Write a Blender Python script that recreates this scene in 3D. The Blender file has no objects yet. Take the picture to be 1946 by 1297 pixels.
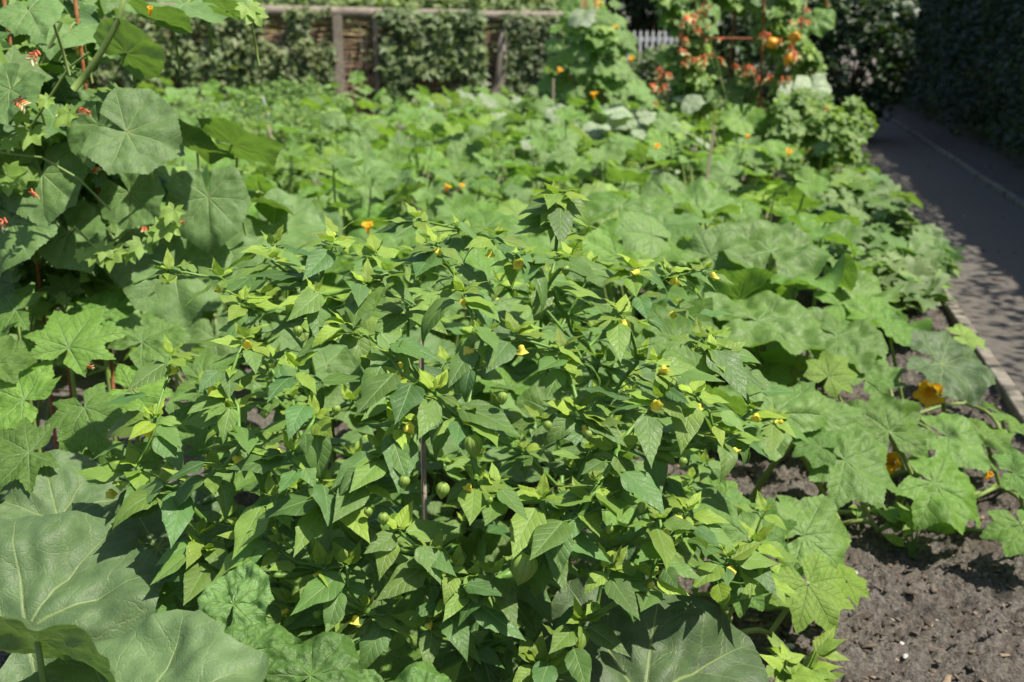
import bpy, math, random
import numpy as np
from mathutils import Vector, Matrix, noise
R = math.radians
random.seed(7); rng = np.random.default_rng(7)
scene = bpy.context.scene
COL = scene.collection

# ------------------------------------------------------------------ camera
F, H, HY = 1890.0, 1.35, 75.0
PITCH = math.atan((648.5 - HY) / F)
cam_d = bpy.data.cameras.new('camera'); cam = bpy.data.objects.new('camera', cam_d); COL.objects.link(cam)
cam.location = (0, 0, H); cam.rotation_euler = (math.pi / 2 - PITCH, 0, 0)
cam_d.sensor_width = 36; cam_d.lens = 36 * F / 1946; cam_d.clip_start = 0.05; cam_d.clip_end = 500
cam_d.dof.use_dof = True; cam_d.dof.focus_distance = 1.62; cam_d.dof.aperture_fstop = 4.5; cam_d.dof.aperture_blades = 9
scene.camera = cam
# ------------------------------------------------------------------ light
SUN = Vector((0.55, -0.17, 1.0)).normalized()
w = bpy.data.worlds.new('World'); scene.world = w; w.use_nodes = True
wn = w.node_tree.nodes; wn.clear()
sky = wn.new('ShaderNodeTexSky'); sky.sky_type = 'NISHITA'; sky.sun_disc = False
sky.sun_elevation = math.asin(SUN.z); sky.sun_rotation = math.atan2(SUN.x, SUN.y)
sky.air_density = 1.0; sky.dust_density = 1.5
bg = wn.new('ShaderNodeBackground'); bg.inputs[1].default_value = 0.095
wo = wn.new('ShaderNodeOutputWorld')
w.node_tree.links.new(sky.outputs[0], bg.inputs[0]); w.node_tree.links.new(bg.outputs[0], wo.inputs[0])
sl = bpy.data.lights.new('sun', 'SUN'); sl.energy = 5.0; sl.angle = R(0.55); sl.color = (1, .95, .83)
so = bpy.data.objects.new('sun', sl); COL.objects.link(so)
so.rotation_euler = (-SUN).to_track_quat('-Z', 'Y').to_euler(); so.location = (4, -2, 8)
scene.view_settings.view_transform = 'Standard'; scene.view_settings.look = 'None'
scene.view_settings.exposure = 0.66; scene.view_settings.gamma = 1
scene.render.engine = 'CYCLES'
cy = scene.cycles
cy.max_bounces = 7; cy.diffuse_bounces = 3; cy.glossy_bounces = 2; cy.transmission_bounces = 5; cy.transparent_max_bounces = 4
cy.use_denoising = True; cy.sample_clamp_indirect = 6
try: cy.denoiser = 'OPENIMAGEDENOISE'
except Exception: pass

# ------------------------------------------------------------------ pixel <-> place helpers (photo is 1946 wide)
def ray(x, y):
    X = (x - 973) / F; Y = -(y - 648.5) / F
    return Vector((X, math.cos(PITCH) + Y * math.sin(PITCH), -math.sin(PITCH) + Y * math.cos(PITCH)))
def atz(x, y, z=0.):
    r = ray(x, y); return r * ((z - H) / r.z) + Vector((0, 0, H))
def aty(x, y, Y):
    r = ray(x, y); return r * (Y / r.y) + Vector((0, 0, H))
PD = Vector((0.2415, 0.9704, 0)); PN = Vector((0.9704, -0.2415, 0)); P0 = Vector((1.95, 3.54, 0))
def path(s, u, z=0.):            # s metres along the path, u metres right of its left edge
    p = P0 + PD * s + PN * u; return Vector((p.x, p.y, z))
def pathu(x, y): return (x - P0.x) * PN.x + (y - P0.y) * PN.y

# ------------------------------------------------------------------ objects
def link(o, parent=None):
    COL.objects.link(o)
    if parent: o.parent = parent
    return o
def thing(name, label, cat, loc=(0, 0, 0), group=None):
    o = bpy.data.objects.new(name, None); o.empty_display_size = .1; link(o); o.location = loc
    o['label'] = label; o['category'] = cat
    if group: o['group'] = group
    return o
def tag(o, label, cat, group=None, kind=None):
    o['label'] = label; o['category'] = cat
    if group: o['group'] = group
    if kind: o['kind'] = kind
    return o
def qmesh(name, V, Fc, mat, UV=None, T=None, smooth=True):
    """all-quad mesh from arrays; UV per vertex, T = tint colour per vertex"""
    V = np.asarray(V, np.float32).reshape(-1, 3); Fc = np.asarray(Fc, np.int32).reshape(-1, 4)
    m = bpy.data.meshes.new(name); m.vertices.add(len(V)); m.vertices.foreach_set('co', V.ravel())
    m.loops.add(len(Fc) * 4); m.loops.foreach_set('vertex_index', Fc.ravel())
    m.polygons.add(len(Fc)); m.polygons.foreach_set('loop_start', np.arange(0, len(Fc) * 4, 4, dtype=np.int32))
    m.polygons.foreach_set('use_smooth', np.full(len(Fc), smooth, bool))
    if UV is not None:
        l = m.uv_layers.new(name='UVMap'); l.data.foreach_set('uv', np.asarray(UV, np.float32)[Fc.ravel()].ravel())
    if T is not None:
        a = m.color_attributes.new('tint', 'FLOAT_COLOR', 'POINT'); T = np.asarray(T, np.float32)
        a.data.foreach_set('color', np.hstack([T, np.ones((len(T), 1), np.float32)]).ravel())
    m.update(calc_edges=True); m.validate()
    if mat: m.materials.append(mat)
    return m
def qobj(name, V, Fc, mat, parent=None, origin=None, **k):
    V = np.asarray(V, np.float32).reshape(-1, 3)
    if origin is not None: V = V - np.array(origin, np.float32)
    o = bpy.data.objects.new(name, qmesh(name, V, Fc, mat, **k))
    link(o, parent)
    if origin is not None and parent is None: o.location = origin
    return o
class MB:
    def __init__(s): s.v = []; s.f = []; s.uv = []; s.t = []; s.n = 0
    def add(s, V, Fc, UV=None, T=(0, .5, 0)):
        V = np.asarray(V, float).reshape(-1, 3); s.v.append(V); s.f.append(np.asarray(Fc, int).reshape(-1, 4) + s.n)
        s.uv.append(np.zeros((len(V), 2)) if UV is None else np.asarray(UV, float))
        T = np.asarray(T, float); s.t.append(np.tile(T, (len(V), 1)) if T.ndim == 1 else T); s.n += len(V)
    def tube(s, pts, rad, n=6, T=(0, .5, 0), cap=True):
        pts = [Vector(p) for p in pts]; k = len(pts)
        if not hasattr(rad, '__len__'): rad = [rad] * k
        V = []; UV = []; up = None
        for i, p in enumerate(pts):
            d = (pts[min(i + 1, k - 1)] - pts[max(i - 1, 0)]).normalized()
            if up is None: up = d.orthogonal().normalized()
            up = (up - d * up.dot(d)); up = up.normalized() if up.length > 1e-6 else d.orthogonal().normalized()
            b = d.cross(up)
            for j in range(n):
                a = 2 * math.pi * j / n; V.append(p + (up * math.cos(a) + b * math.sin(a)) * rad[i]); UV.append((j / n, i / max(1, k - 1)))
        Fq = [[i * n + j, i * n + (j + 1) % n, (i + 1) * n + (j + 1) % n, (i + 1) * n + j] for i in range(k - 1) for j in range(n)]
        if cap and n in (4, 6, 8):
            for b0 in (0, (k - 1) * n):
                if n == 4: Fq.append([b0, b0 + 1, b0 + 2, b0 + 3])
                elif n == 6: Fq += [[b0, b0 + 1, b0 + 2, b0 + 3], [b0, b0 + 3, b0 + 4, b0 + 5]]
                else: Fq += [[b0, b0 + 1, b0 + 2, b0 + 3], [b0, b0 + 3, b0 + 4, b0 + 7], [b0 + 4, b0 + 5, b0 + 6, b0 + 7]]
        s.add([tuple(v) for v in V], Fq, UV, T)
    def box(s, c, sx, sy, sz, rot=0, T=(0, .5, 0), top=1.0):
        V = []
        for dz, k in ((-.5, 1), (.5, top)):
            for dx, dy in ((-.5, -.5), (.5, -.5), (.5, .5), (-.5, .5)):
                x, y = dx * sx * k, dy * sy * k
                V.append((c[0] + x * math.cos(rot) - y * math.sin(rot), c[1] + x * math.sin(rot) + y * math.cos(rot), c[2] + dz * sz))
        s.add(V, [[3, 2, 1, 0], [4, 5, 6, 7], [0, 1, 5, 4], [1, 2, 6, 5], [2, 3, 7, 6], [3, 0, 4, 7]], None, T)
    def obj(s, name, mat, parent=None, origin=None, smooth=True):
        return qobj(name, np.vstack(s.v), np.vstack(s.f), mat, parent, origin, UV=np.vstack(s.uv), T=np.vstack(s.t), smooth=smooth)
def frame(n, tip):
    """3x3 whose Z is n and Y points along tip as far as it can"""
    n = Vector(n).normalized(); y = Vector(tip) - n * Vector(tip).dot(n)
    y = y.normalized() if y.length > 1e-5 else n.orthogonal().normalized()
    x = y.cross(n); return np.array([[x.x, y.x, n.x], [x.y, y.y, n.y], [x.z, y.z, n.z]])
def scatter(name, temps, inst, mat, parent=None, origin=None):
    """temps: list of (V,F,UV); inst: list of (pos, 3x3, scale, temp index, tint) -> ONE mesh"""
    b = MB()
    for k, (V, Fc, UV) in enumerate(temps):
        I = [i for i in inst if i[3] == k]
        if not I: continue
        Rm = np.array([i[1] for i in I]) * np.array([i[2] for i in I])[:, None, None]
        P = np.array([tuple(i[0]) for i in I]); T = np.array([i[4] for i in I])
        VV = np.einsum('nij,kj->nki', Rm, V) + P[:, None, :]
        FF = (Fc[None] + (np.arange(len(I)) * len(V))[:, None, None]).reshape(-1, 4)
        b.add(VV.reshape(-1, 3), FF, np.tile(UV, (len(I), 1)), np.repeat(T, len(V), axis=0))
    return b.obj(name, mat, parent, origin)

# ------------------------------------------------------------------ materials
def nodes(name):
    m = bpy.data.materials.new(name); m.use_nodes = True; nt = m.node_tree; nt.nodes.clear()
    def N(t, **k):
        n = nt.nodes.new(t)
        for a, b in k.items(): setattr(n, a, b)
        return n
    def L(a, b): nt.links.new(a, b)
    return m, N, L
def mathn(N, L, op, a, b=None, c=None, clamp=False):
    n = N('ShaderNodeMath', operation=op); n.use_clamp = clamp
    for i, x in enumerate((a, b, c)):
        if x is None: continue
        if isinstance(x, (int, float)): n.inputs[i].default_value = x
        else: L(x, n.inputs[i])
    return n.outputs[0]
def mixc(N, L, f, a, b, blend='MIX'):
    n = N('ShaderNodeMix', data_type='RGBA', blend_type=blend)
    for s, x in ((0, f), (6, a), (7, b)):
        if isinstance(x, (int, float)): n.inputs[s].default_value = x
        elif isinstance(x, tuple): n.inputs[s].default_value = (*x, 1) if len(x) == 3 else x
        else: L(x, n.inputs[s])
    return n.outputs[2]
def leaf_mat(name, base, young, pale, vein, nlat, slope, rough=.5, spec=.4, trans=.32, bump=.5, vw=.02, back=(.20, .33, .12), cell=26, latw=.10, blotch=.35):
    m, N, L = nodes(name)
    uv = N('ShaderNodeUVMap', uv_map='UVMap'); sep = N('ShaderNodeSeparateXYZ'); L(uv.outputs[0], sep.inputs[0])
    A, B = sep.outputs[0], sep.outputs[1]
    at = N('ShaderNodeAttribute', attribute_name='tint'); ts = N('ShaderNodeSeparateColor'); L(at.outputs[0], ts.inputs[0])
    oi = N('ShaderNodeObjectInfo'); tc = N('ShaderNodeTexCoord')
    nz = N('ShaderNodeTexNoise'); nz.inputs['Scale'].default_value = 22; L(tc.outputs['Object'], nz.inputs[0]); nz.inputs['Detail'].default_value = 4
    wob = mathn(N, L, 'MULTIPLY', mathn(N, L, 'SUBTRACT', nz.outputs[0], .5), .35)
    # main veins
    wid = mathn(N, L, 'MULTIPLY', mathn(N, L, 'SUBTRACT', 1.15, A), vw)
    mv = mathn(N, L, 'SUBTRACT', 1.0, mathn(N, L, 'DIVIDE', B, wid), clamp=True)
    # lateral veins
    t = mathn(N, L, 'FRACT', mathn(N, L, 'ADD', mathn(N, L, 'SUBTRACT', mathn(N, L, 'MULTIPLY', A, nlat), mathn(N, L, 'MULTIPLY', mathn(N, L, 'POWER', mathn(N, L, 'ABSOLUTE', B), .85), slope)), wob))
    d = mathn(N, L, 'MINIMUM', t, mathn(N, L, 'SUBTRACT', 1.0, t))
    lv = mathn(N, L, 'SUBTRACT', 1.0, mathn(N, L, 'DIVIDE', d, latw), clamp=True)
    # fine network
    vo = N('ShaderNodeTexVoronoi', feature='DISTANCE_TO_EDGE'); vo.inputs['Scale'].default_value = cell; L(uv.outputs[0], vo.inputs[0])
    fv = mathn(N, L, 'SUBTRACT', 1.0, mathn(N, L, 'MULTIPLY', vo.outputs[0], 9.0), clamp=True)
    puff = mathn(N, L, 'SINE', mathn(N, L, 'MULTIPLY', t, math.pi))
    # height
    h = mathn(N, L, 'ADD', mathn(N, L, 'MULTIPLY', puff, .28), mathn(N, L, 'MULTIPLY', mv, -1.0))
    h = mathn(N, L, 'ADD', h, mathn(N, L, 'MULTIPLY', lv, -.45)); h = mathn(N, L, 'ADD', h, mathn(N, L, 'MULTIPLY', fv, -.22))
    nz2 = N('ShaderNodeTexNoise'); nz2.inputs['Scale'].default_value = 60; nz2.inputs['Detail'].default_value = 3; L(tc.outputs['Object'], nz2.inputs[0])
    h = mathn(N, L, 'ADD', h, mathn(N, L, 'MULTIPLY', nz2.outputs[0], .5))
    bp = N('ShaderNodeBump'); bp.inputs['Strength'].default_value = bump; bp.inputs['Distance'].default_value = .003; L(h, bp.inputs['Height'])
    # colour
    c = mixc(N, L, ts.outputs[0], base, young); c = mixc(N, L, ts.outputs[2], c, pale)
    nz3 = N('ShaderNodeTexNoise'); nz3.inputs['Scale'].default_value = 9; L(tc.outputs['Object'], nz3.inputs[0])
    br = mathn(N, L, 'ADD', mathn(N, L, 'MULTIPLY', ts.outputs[1], .55), mathn(N, L, 'MULTIPLY', oi.outputs['Random'], .35))
    br = mathn(N, L, 'ADD', br, .5 + .0); br = mathn(N, L, 'ADD', br, mathn(N, L, 'MULTIPLY', mathn(N, L, 'SUBTRACT', nz3.outputs[0], .5), blotch * 2))
    vm = N('ShaderNodeVectorMath', operation='SCALE'); L(c, vm.inputs[0]); L(br, vm.inputs['Scale']); c = vm.outputs[0]
    vmask = mathn(N, L, 'ADD', mathn(N, L, 'MULTIPLY', mv, .85), mathn(N, L, 'MULTIPLY', lv, .26), clamp=True)
    vmask = mathn(N, L, 'ADD', vmask, mathn(N, L, 'MULTIPLY', fv, .07), clamp=True)
    c = mixc(N, L, vmask, c, vein)
    # scattered pale specks and small holes of wear
    vs = N('ShaderNodeTexVoronoi'); vs.inputs['Scale'].default_value = 70; L(tc.outputs['Object'], vs.inputs[0])
    sp = mathn(N, L, 'LESS_THAN', vs.outputs[0], .055); c = mixc(N, L, mathn(N, L, 'MULTIPLY', sp, .45), c, (.35, .38, .18))
    ge = N('ShaderNodeNewGeometry')
    c = mixc(N, L, mathn(N, L, 'MULTIPLY', ge.outputs['Backfacing'], .45), c, back)
    p = N('ShaderNodeBsdfPrincipled'); L(c, p.inputs['Base Color']); p.inputs['Roughness'].default_value = rough
    p.inputs['Specular IOR Level'].default_value = spec; L(bp.outputs[0], p.inputs['Normal'])
    tr = N('ShaderNodeBsdfTranslucent')
    tcol = mixc(N, L, .8, c, mixc(N, L, 1.0, c, (1.65, 1.75, .42), 'MULTIPLY')); L(tcol, tr.inputs[0]); L(bp.outputs[0], tr.inputs['Normal'])
    ms = N('ShaderNodeMixShader'); ms.inputs[0].default_value = trans; L(p.outputs[0], ms.inputs[1]); L(tr.outputs[0], ms.inputs[2])
    o = N('ShaderNodeOutputMaterial'); L(ms.outputs[0], o.inputs[0]); return m
def plain(name, c1, c2, scale=20, rough=.6, bump=.3, bdist=.004, trans=0, spec=.3, stretch=(1, 1, 1), detail=5, c3=None, tint=False):
    m, N, L = nodes(name); tc = N('ShaderNodeTexCoord'); mp = N('ShaderNodeMapping'); mp.inputs['Scale'].default_value = stretch; L(tc.outputs['Object'], mp.inputs[0])
    nz = N('ShaderNodeTexNoise'); nz.inputs['Scale'].default_value = scale; nz.inputs['Detail'].default_value = detail; nz.inputs['Roughness'].default_value = .65; L(mp.outputs[0], nz.inputs[0])
    r = N('ShaderNodeValToRGB'); r.color_ramp.elements[0].position = .32; r.color_ramp.elements[1].position = .68
    r.color_ramp.elements[0].color = (*c1, 1); r.color_ramp.elements[1].color = (*c2, 1); L(nz.outputs[0], r.inputs[0]); c = r.outputs[0]
    if c3:
        n3 = N('ShaderNodeTexNoise'); n3.inputs['Scale'].default_value = scale * .21; n3.inputs['Detail'].default_value = 3; L(mp.outputs[0], n3.inputs[0])
        c = mixc(N, L, mathn(N, L, 'MULTIPLY', mathn(N, L, 'SUBTRACT', n3.outputs[0], .5), 5, clamp=True), c, c3)
    if tint:
        at = N('ShaderNodeAttribute', attribute_name='tint'); c = mixc(N, L, 1.0, c, at.outputs[0], 'MULTIPLY')
    b = N('ShaderNodeBump'); b.inputs['Strength'].default_value = bump; b.inputs['Distance'].default_value = bdist; L(nz.outputs[0], b.inputs['Height'])
    p = N('ShaderNodeBsdfPrincipled'); L(c, p.inputs['Base Color']); p.inputs['Roughness'].default_value = rough; p.inputs['Specular IOR Level'].default_value = spec; L(b.outputs[0], p.inputs['Normal'])
    o = N('ShaderNodeOutputMaterial')
    if trans:
        tr = N('ShaderNodeBsdfTranslucent'); L(c, tr.inputs[0]); ms = N('ShaderNodeMixShader'); ms.inputs[0].default_value = trans
        L(p.outputs[0], ms.inputs[1]); L(tr.outputs[0], ms.inputs[2]); L(ms.outputs[0], o.inputs[0])
    else: L(p.outputs[0], o.inputs[0])
    return m
M = {}
M['physalis'] = leaf_mat('ground_cherry_leaf', (.090, .198, .056), (.34, .47, .042), (.22, .30, .12), (.19, .31, .10), 6, 6, rough=.46, spec=.42, trans=.30, bump=.38, vw=.022, latw=.10)
M['squash'] = leaf_mat('squash_leaf', (.098, .212, .036), (.26, .39, .04), (.40, .46, .33), (.22, .34, .13), 6, 5.0, rough=.47, spec=.42, trans=.33, bump=.7, vw=.024, latw=.07, cell=20, blotch=.3)
M['pumpkin'] = leaf_mat('pumpkin_leaf', (.098, .160, .064), (.13, .25, .045), (.20, .27, .14), (.24, .31, .12), 4.2, 3.6, rough=.52, spec=.34, trans=.24, bump=.48, vw=.021, latw=.05, cell=17, blotch=.36)
M['wrinkled'] = leaf_mat('puckered_leaf', (.10, .215, .05), (.2, .36, .05), (.26, .36, .20), (.20, .33, .08), 5, 4.2, rough=.36, spec=.5, trans=.25, bump=.6, vw=.02, latw=.05, cell=14, blotch=.3)
M['small'] = leaf_mat('small_leaf', (.075, .165, .040), (.24, .36, .05), (.20, .24, .12), (.18, .28, .10), 5, 4, rough=.5, spec=.4, trans=.32, bump=.3, vw=.03)
M['ivy'] = leaf_mat('ivy_leaf', (.115, .175, .070), (.24, .31, .08), (.24, .20, .12), (.16, .22, .10), 4, 4, rough=.5, spec=.4, trans=.25, bump=.2)
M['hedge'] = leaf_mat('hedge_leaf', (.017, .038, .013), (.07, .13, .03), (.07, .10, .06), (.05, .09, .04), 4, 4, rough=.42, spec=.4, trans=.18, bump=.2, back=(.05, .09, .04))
M['stem'] = plain('green_stem', (.10, .21, .035), (.17, .30, .055), 30, .45, .2, .002, .12, .4)
M['vine'] = plain('pale_vine', (.13, .22, .045), (.26, .34, .10), 12, .5, .3, .003, .12, .35, c3=(.30, .33, .13))
M['husk'] = None
M['yellow'] = plain('yellow_petal', (.78, .66, .07), (.86, .76, .14), 60, .5, .2, .001, .35)
M['orange'] = plain('orange_petal', (.85, .36, .015), (.90, .55, .03), 40, .5, .3, .002, .35)
M['gourd'] = plain('orange_gourd_skin', (.62, .26, .012), (.75, .38, .02), 15, .35, .15, .003, 0, .5)
M['red'] = plain('red_bud', (.72, .09, .045), (.80, .20, .08), 30, .5, .1, .001, .2)
M['cream'] = plain('cream_bud', (.70, .62, .25), (.80, .72, .42), 30, .5, .1, .001, .25)
M['soil'] = plain('garden_soil', (.058, .052, .046), (.25, .222, .192), 75, .95, 1.0, .02, 0, .12, c3=(.125, .10, .082), detail=12)
M['chip'] = plain('soil_debris', (.55, .5, .45), (1, .95, .9), 80, .9, .5, .003, 0, .15, tint=True)
M['rust'] = plain('rusty_steel', (.16, .055, .022), (.34, .13, .05), 60, .85, .4, .002)
M['wood'] = plain('weathered_timber', (.15, .125, .10), (.30, .25, .20), 14, .85, .6, .004, stretch=(1, 1, 1), c3=(.14, .11, .085))
M['bark'] = plain('bark', (.055, .042, .03), (.14, .11, .08), 18, .9, .8, .01, stretch=(1, 1, .25))
M['wattle'] = plain('woven_sticks', (.14, .092, .062), (.42, .29, .19), 9, .9, .8, .01, stretch=(.6, .6, 3.5), c3=(.06, .042, .032), tint=True)
M['stake'] = plain('pale_wooden_stake', (.42, .32, .20), (.60, .49, .34), 20, .7, .3, .002, stretch=(1, 1, .2))
M['kerb'] = plain('concrete_edging', (.15, .135, .11), (.26, .235, .195), 30, .9, .5, .003, c3=(.06, .055, .045))
M['edgestrip'] = plain('sunlit_edging', (.15, .135, .11), (.28, .25, .205), 30, .9, .5, .003, c3=(.16, .14, .11))  # lighter copy of the kerb, sunlight on the left edging put into the colour
M['white'] = plain('chalky_paint', (.60, .60, .57), (.78, .78, .75), 10, .6, .2, .002)
M['stone'] = plain('pale_stone', (.30, .29, .27), (.52, .50, .46), 30, .8, .5, .003)
def asphalt():
    m, N, L = nodes('asphalt'); tc = N('ShaderNodeTexCoord')
    n1 = N('ShaderNodeTexNoise'); n1.inputs['Scale'].default_value = 220; n1.inputs['Detail'].default_value = 3; L(tc.outputs['Object'], n1.inputs[0])
    n2 = N('ShaderNodeTexNoise'); n2.inputs['Scale'].default_value = 1.7; n2.inputs['Detail'].default_value = 6; L(tc.outputs['Object'], n2.inputs[0])
    r = N('ShaderNodeValToRGB'); r.color_ramp.elements[0].position = .3; r.color_ramp.elements[1].position = .75
    r.color_ramp.elements[0].color = (.064, .055, .045, 1); r.color_ramp.elements[1].color = (.155, .138, .118, 1); L(n1.outputs[0], r.inputs[0])
    c = mixc(N, L, mathn(N, L, 'MULTIPLY', mathn(N, L, 'SUBTRACT', n2.outputs[0], .42), 2.2, clamp=True), r.outputs[0], (.11, .098, .082))
    b = N('ShaderNodeBump'); b.inputs['Strength'].default_value = .5; b.inputs['Distance'].default_value = .004; L(n1.outputs[0], b.inputs['Height'])
    p = N('ShaderNodeBsdfPrincipled'); L(c, p.inputs[0]); p.inputs['Roughness'].default_value = .85; L(b.outputs[0], p.inputs['Normal'])
    o = N('ShaderNodeOutputMaterial'); L(p.outputs[0], o.inputs[0]); return m
M['asphalt'] = asphalt()
def huskmat():
    m, N, L = nodes('papery_husk'); uv = N('ShaderNodeUVMap', uv_map='UVMap'); sep = N('ShaderNodeSeparateXYZ'); L(uv.outputs[0], sep.inputs[0])
    t = mathn(N, L, 'FRACT', mathn(N, L, 'MULTIPLY', sep.outputs[0], 10)); d = mathn(N, L, 'ABSOLUTE', mathn(N, L, 'SUBTRACT', t, .5))
    k = mathn(N, L, 'SUBTRACT', 1.0, mathn(N, L, 'MULTIPLY', d, 8), clamp=True)
    vo = N('ShaderNodeTexVoronoi', feature='DISTANCE_TO_EDGE'); mp = N('ShaderNodeMapping'); mp.inputs['Scale'].default_value = (30, 9, 1); L(uv.outputs[0], mp.inputs[0]); L(mp.outputs[0], vo.inputs[0])
    k2 = mathn(N, L, 'SUBTRACT', 1.0, mathn(N, L, 'MULTIPLY', vo.outputs[0], 10), clamp=True)
    c = mixc(N, L, mathn(N, L, 'ADD', k, mathn(N, L, 'MULTIPLY', k2, .35), clamp=True), (.30, .42, .08), (.19, .32, .055))
    p = N('ShaderNodeBsdfPrincipled'); L(c, p.inputs[0]); p.inputs['Roughness'].default_value = .5
    tr = N('ShaderNodeBsdfTranslucent'); L(c, tr.inputs[0]); ms = N('ShaderNodeMixShader'); ms.inputs[0].default_value = .35
    L(p.outputs[0], ms.inputs[1]); L(tr.outputs[0], ms.inputs[2]); o = N('ShaderNodeOutputMaterial'); L(ms.outputs[0], o.inputs[0]); return m
M['husk'] = huskmat()

# ------------------------------------------------------------------ leaf shapes
def blade(seed, wr=.5, teeth=.10, droop=.5, fold=.35, nu=15, nv=6, tipc=1.2, wave=.02, twist=.3):
    """pointed ovate leaf, length 1 along +Y from the origin, with arching midrib and a few coarse teeth"""
    r = random.Random(seed); V = []; UV = []
    us = [i / nu for i in range(nu + 1)]
    pk = .5 / (.5 + tipc); top = pk ** .5 * (1 - pk) ** tipc
    ang = r.uniform(-.1, .25); y = z = 0; cen = []; tw = r.uniform(-twist, twist); side = r.uniform(-.12, .12)
    for i, u in enumerate(us):
        cen.append((side * math.sin(u * 2.2) * .5, y, z, ang)); ang -= droop / nu * (1.0 + .8 * u); y += math.cos(ang) / nu; z += math.sin(ang) / nu
    tl = [r.choice((0, 1, 1)) for _ in us]; tr_ = [r.choice((0, 1, 1)) for _ in us]
    ph = r.uniform(0, 6)
    for i, u in enumerate(us):
        ww = wr * .5 * (max(u, .001) ** .5 * max(1 - u, 0) ** tipc) / top * (1 + .10 * math.sin(math.pi * min(1, u * 1.5)))
        if i in (0,): ww = .012
        if i == nu: ww = .004
        cx, cyy, cz, an = cen[i]; a2 = tw * u
        for j in range(nv + 1):
            v = j / nv * 2 - 1; s = v * ww
            if abs(v) == 1 and .22 < u < .93:
                tt = (tl if v < 0 else tr_)[i]
                if i % 3 == 1: s *= 1 + teeth * 1.2 * tt
                elif i % 3 == 2: s *= 1 - teeth * .5 * tt
            fz = fold * (abs(s) - abs(s) ** 2 / max(ww, .01) * .75)
            wz = wave * math.sin(u * 13 + ph + (2 if v > 0 else 0)) * abs(v) ** 2 * (ww / (wr * .5))
            lx = s * math.cos(a2) ; lz = fz + wz + s * math.sin(a2)
            V.append((cx + lx, cyy - math.sin(an) * lz, cz + math.cos(an) * lz)); UV.append((u, abs(s)))
    n = nv + 1
    Fq = [[i * n + j, i * n + j + 1, (i + 1) * n + j + 1, (i + 1) * n + j] for i in range(nu) for j in range(nv)]
    return np.array(V), np.array(Fq), np.array(UV)
def palm(seed, kind='round', rings=7, seg=5, cup=.0, wave=.10, crum=.05, scale=1.0):
    """broad lobed leaf, radius about 1, stalk joins at the origin, tip along +Y"""
    r = random.Random(seed)
    K = dict(round=dict(v=[0, 44, 88, 134], end=171, dep=.10, ser=.014, env=[1, 1.0, .96, .88, .62], point=0),
             lobed=dict(v=[0, 44, 86, 130], end=166, dep=.20, ser=.022, env=[1.02, .98, .9, .78, .5], point=.05),
             maple=dict(v=[0, 46, 90, 132], end=164, dep=.25, ser=.045, env=[1.12, .98, .82, .66, .42], point=.16),
             huge=dict(v=[0, 42, 86, 134], end=171, dep=.07, ser=.004, env=[1.05, 1.0, .96, .88, .62], point=.03),
             heart=dict(v=[0, 40, 82, 130], end=168, dep=.03, ser=.012, env=[1.12, .92, .84, .82, .6], point=.05),
             ivy=dict(v=[0, 55, 110], end=150, dep=.30, ser=0.0, env=[1.15, .85, .6, .4], point=.2))[kind]
    vs = [0] + [s * (a + r.uniform(-3, 3)) for a in K['v'][1:] for s in (-1, 1)]; vs.sort()
    bounds = [-K['end']] + [(a + b) / 2 for a, b in zip(vs, vs[1:])] + [K['end']]
    th = []
    for i, a in enumerate(vs):
        lo, hi = bounds[i], bounds[i + 1]
        th += [(lo + (a - lo) * k / seg, i, lo, hi) for k in range(seg)] + [(a + (hi - a) * k / seg, i, lo, hi) for k in range(seg)]
    th.append((bounds[-1], len(vs) - 1, bounds[-2], bounds[-1]))
    ea = K['v'] + [K['end']]; ev = K['env']; ph = [r.uniform(0, 6.28) for _ in range(6)]; wv = wave * r.uniform(.6, 1.4)
    lob = [K['dep'] * r.uniform(.7, 1.3) for _ in vs]; off = Vector((r.uniform(0, 50), r.uniform(0, 50), seed * 3.1))
    fold = r.uniform(-.03, .18)
    V = []; UV = []; nt = len(th)
    for k in range(rings + 1):
        q = (k / rings) ** .9
        for idx, (t, i, lo, hi) in enumerate(th):
            a = t - vs[i]; half = (hi - vs[i]) if a >= 0 else (vs[i] - lo); f = abs(a) / max(half, 1)
            e = np.interp(abs(t), ea, ev)
            last = (i == 0 and a < 0) or (i == len(vs) - 1 and a > 0)
            dep = lob[i] * (1 - .6 * last)
            ro = e * (1 - dep * (1 - math.cos(math.pi * f)) / 2 + K['point'] * max(0, 1 - f * 2.2))
            ro *= 1 + K['ser'] * (1 if idx % 2 else -.6) * r.uniform(.4, 1.2) if k == rings else 1
            rho = .004 + q * ro; x, y = math.sin(math.radians(t)) * rho, math.cos(math.radians(t)) * rho
            z = cup * rho ** 2 + .10 * rho * (1 - math.exp(-3 * rho)) + wv * rho ** 2 * (math.sin(3 * math.radians(t) + ph[0]) + .6 * math.sin(5 * math.radians(t) + ph[1]))
            z += .045 * rho * math.sin(math.pi * min(f, 1) * .5) * (1.0) + fold * abs(x) * .6 - .10 * rho ** 3
            z += crum * noise.noise(Vector((x * 2.6, y * 2.6, 0)) + off) * (.3 + rho) + crum * .35 * noise.noise(Vector((x * 7, y * 7, 3)) + off)
            V.append((x, y, z)); ar = math.radians(abs(a)); UV.append((rho * math.cos(ar), rho * math.sin(ar)))
    Fq = [[k * nt + i, (k + 1) * nt + i, (k + 1) * nt + i + 1, k * nt + i + 1] for k in range(rings) for i in range(nt - 1)]
    return np.array(V) * scale, np.array(Fq)[:, ::-1], np.array(UV)
def fix_up(t):
    V, Fc, UV = t; a, b, c = V[Fc[:, 0]], V[Fc[:, 1]], V[Fc[:, 2]]
    if np.cross(b - a, c - a)[:, 2].sum() < 0: Fc = Fc[:, ::-1].copy()
    return V, Fc, UV
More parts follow.
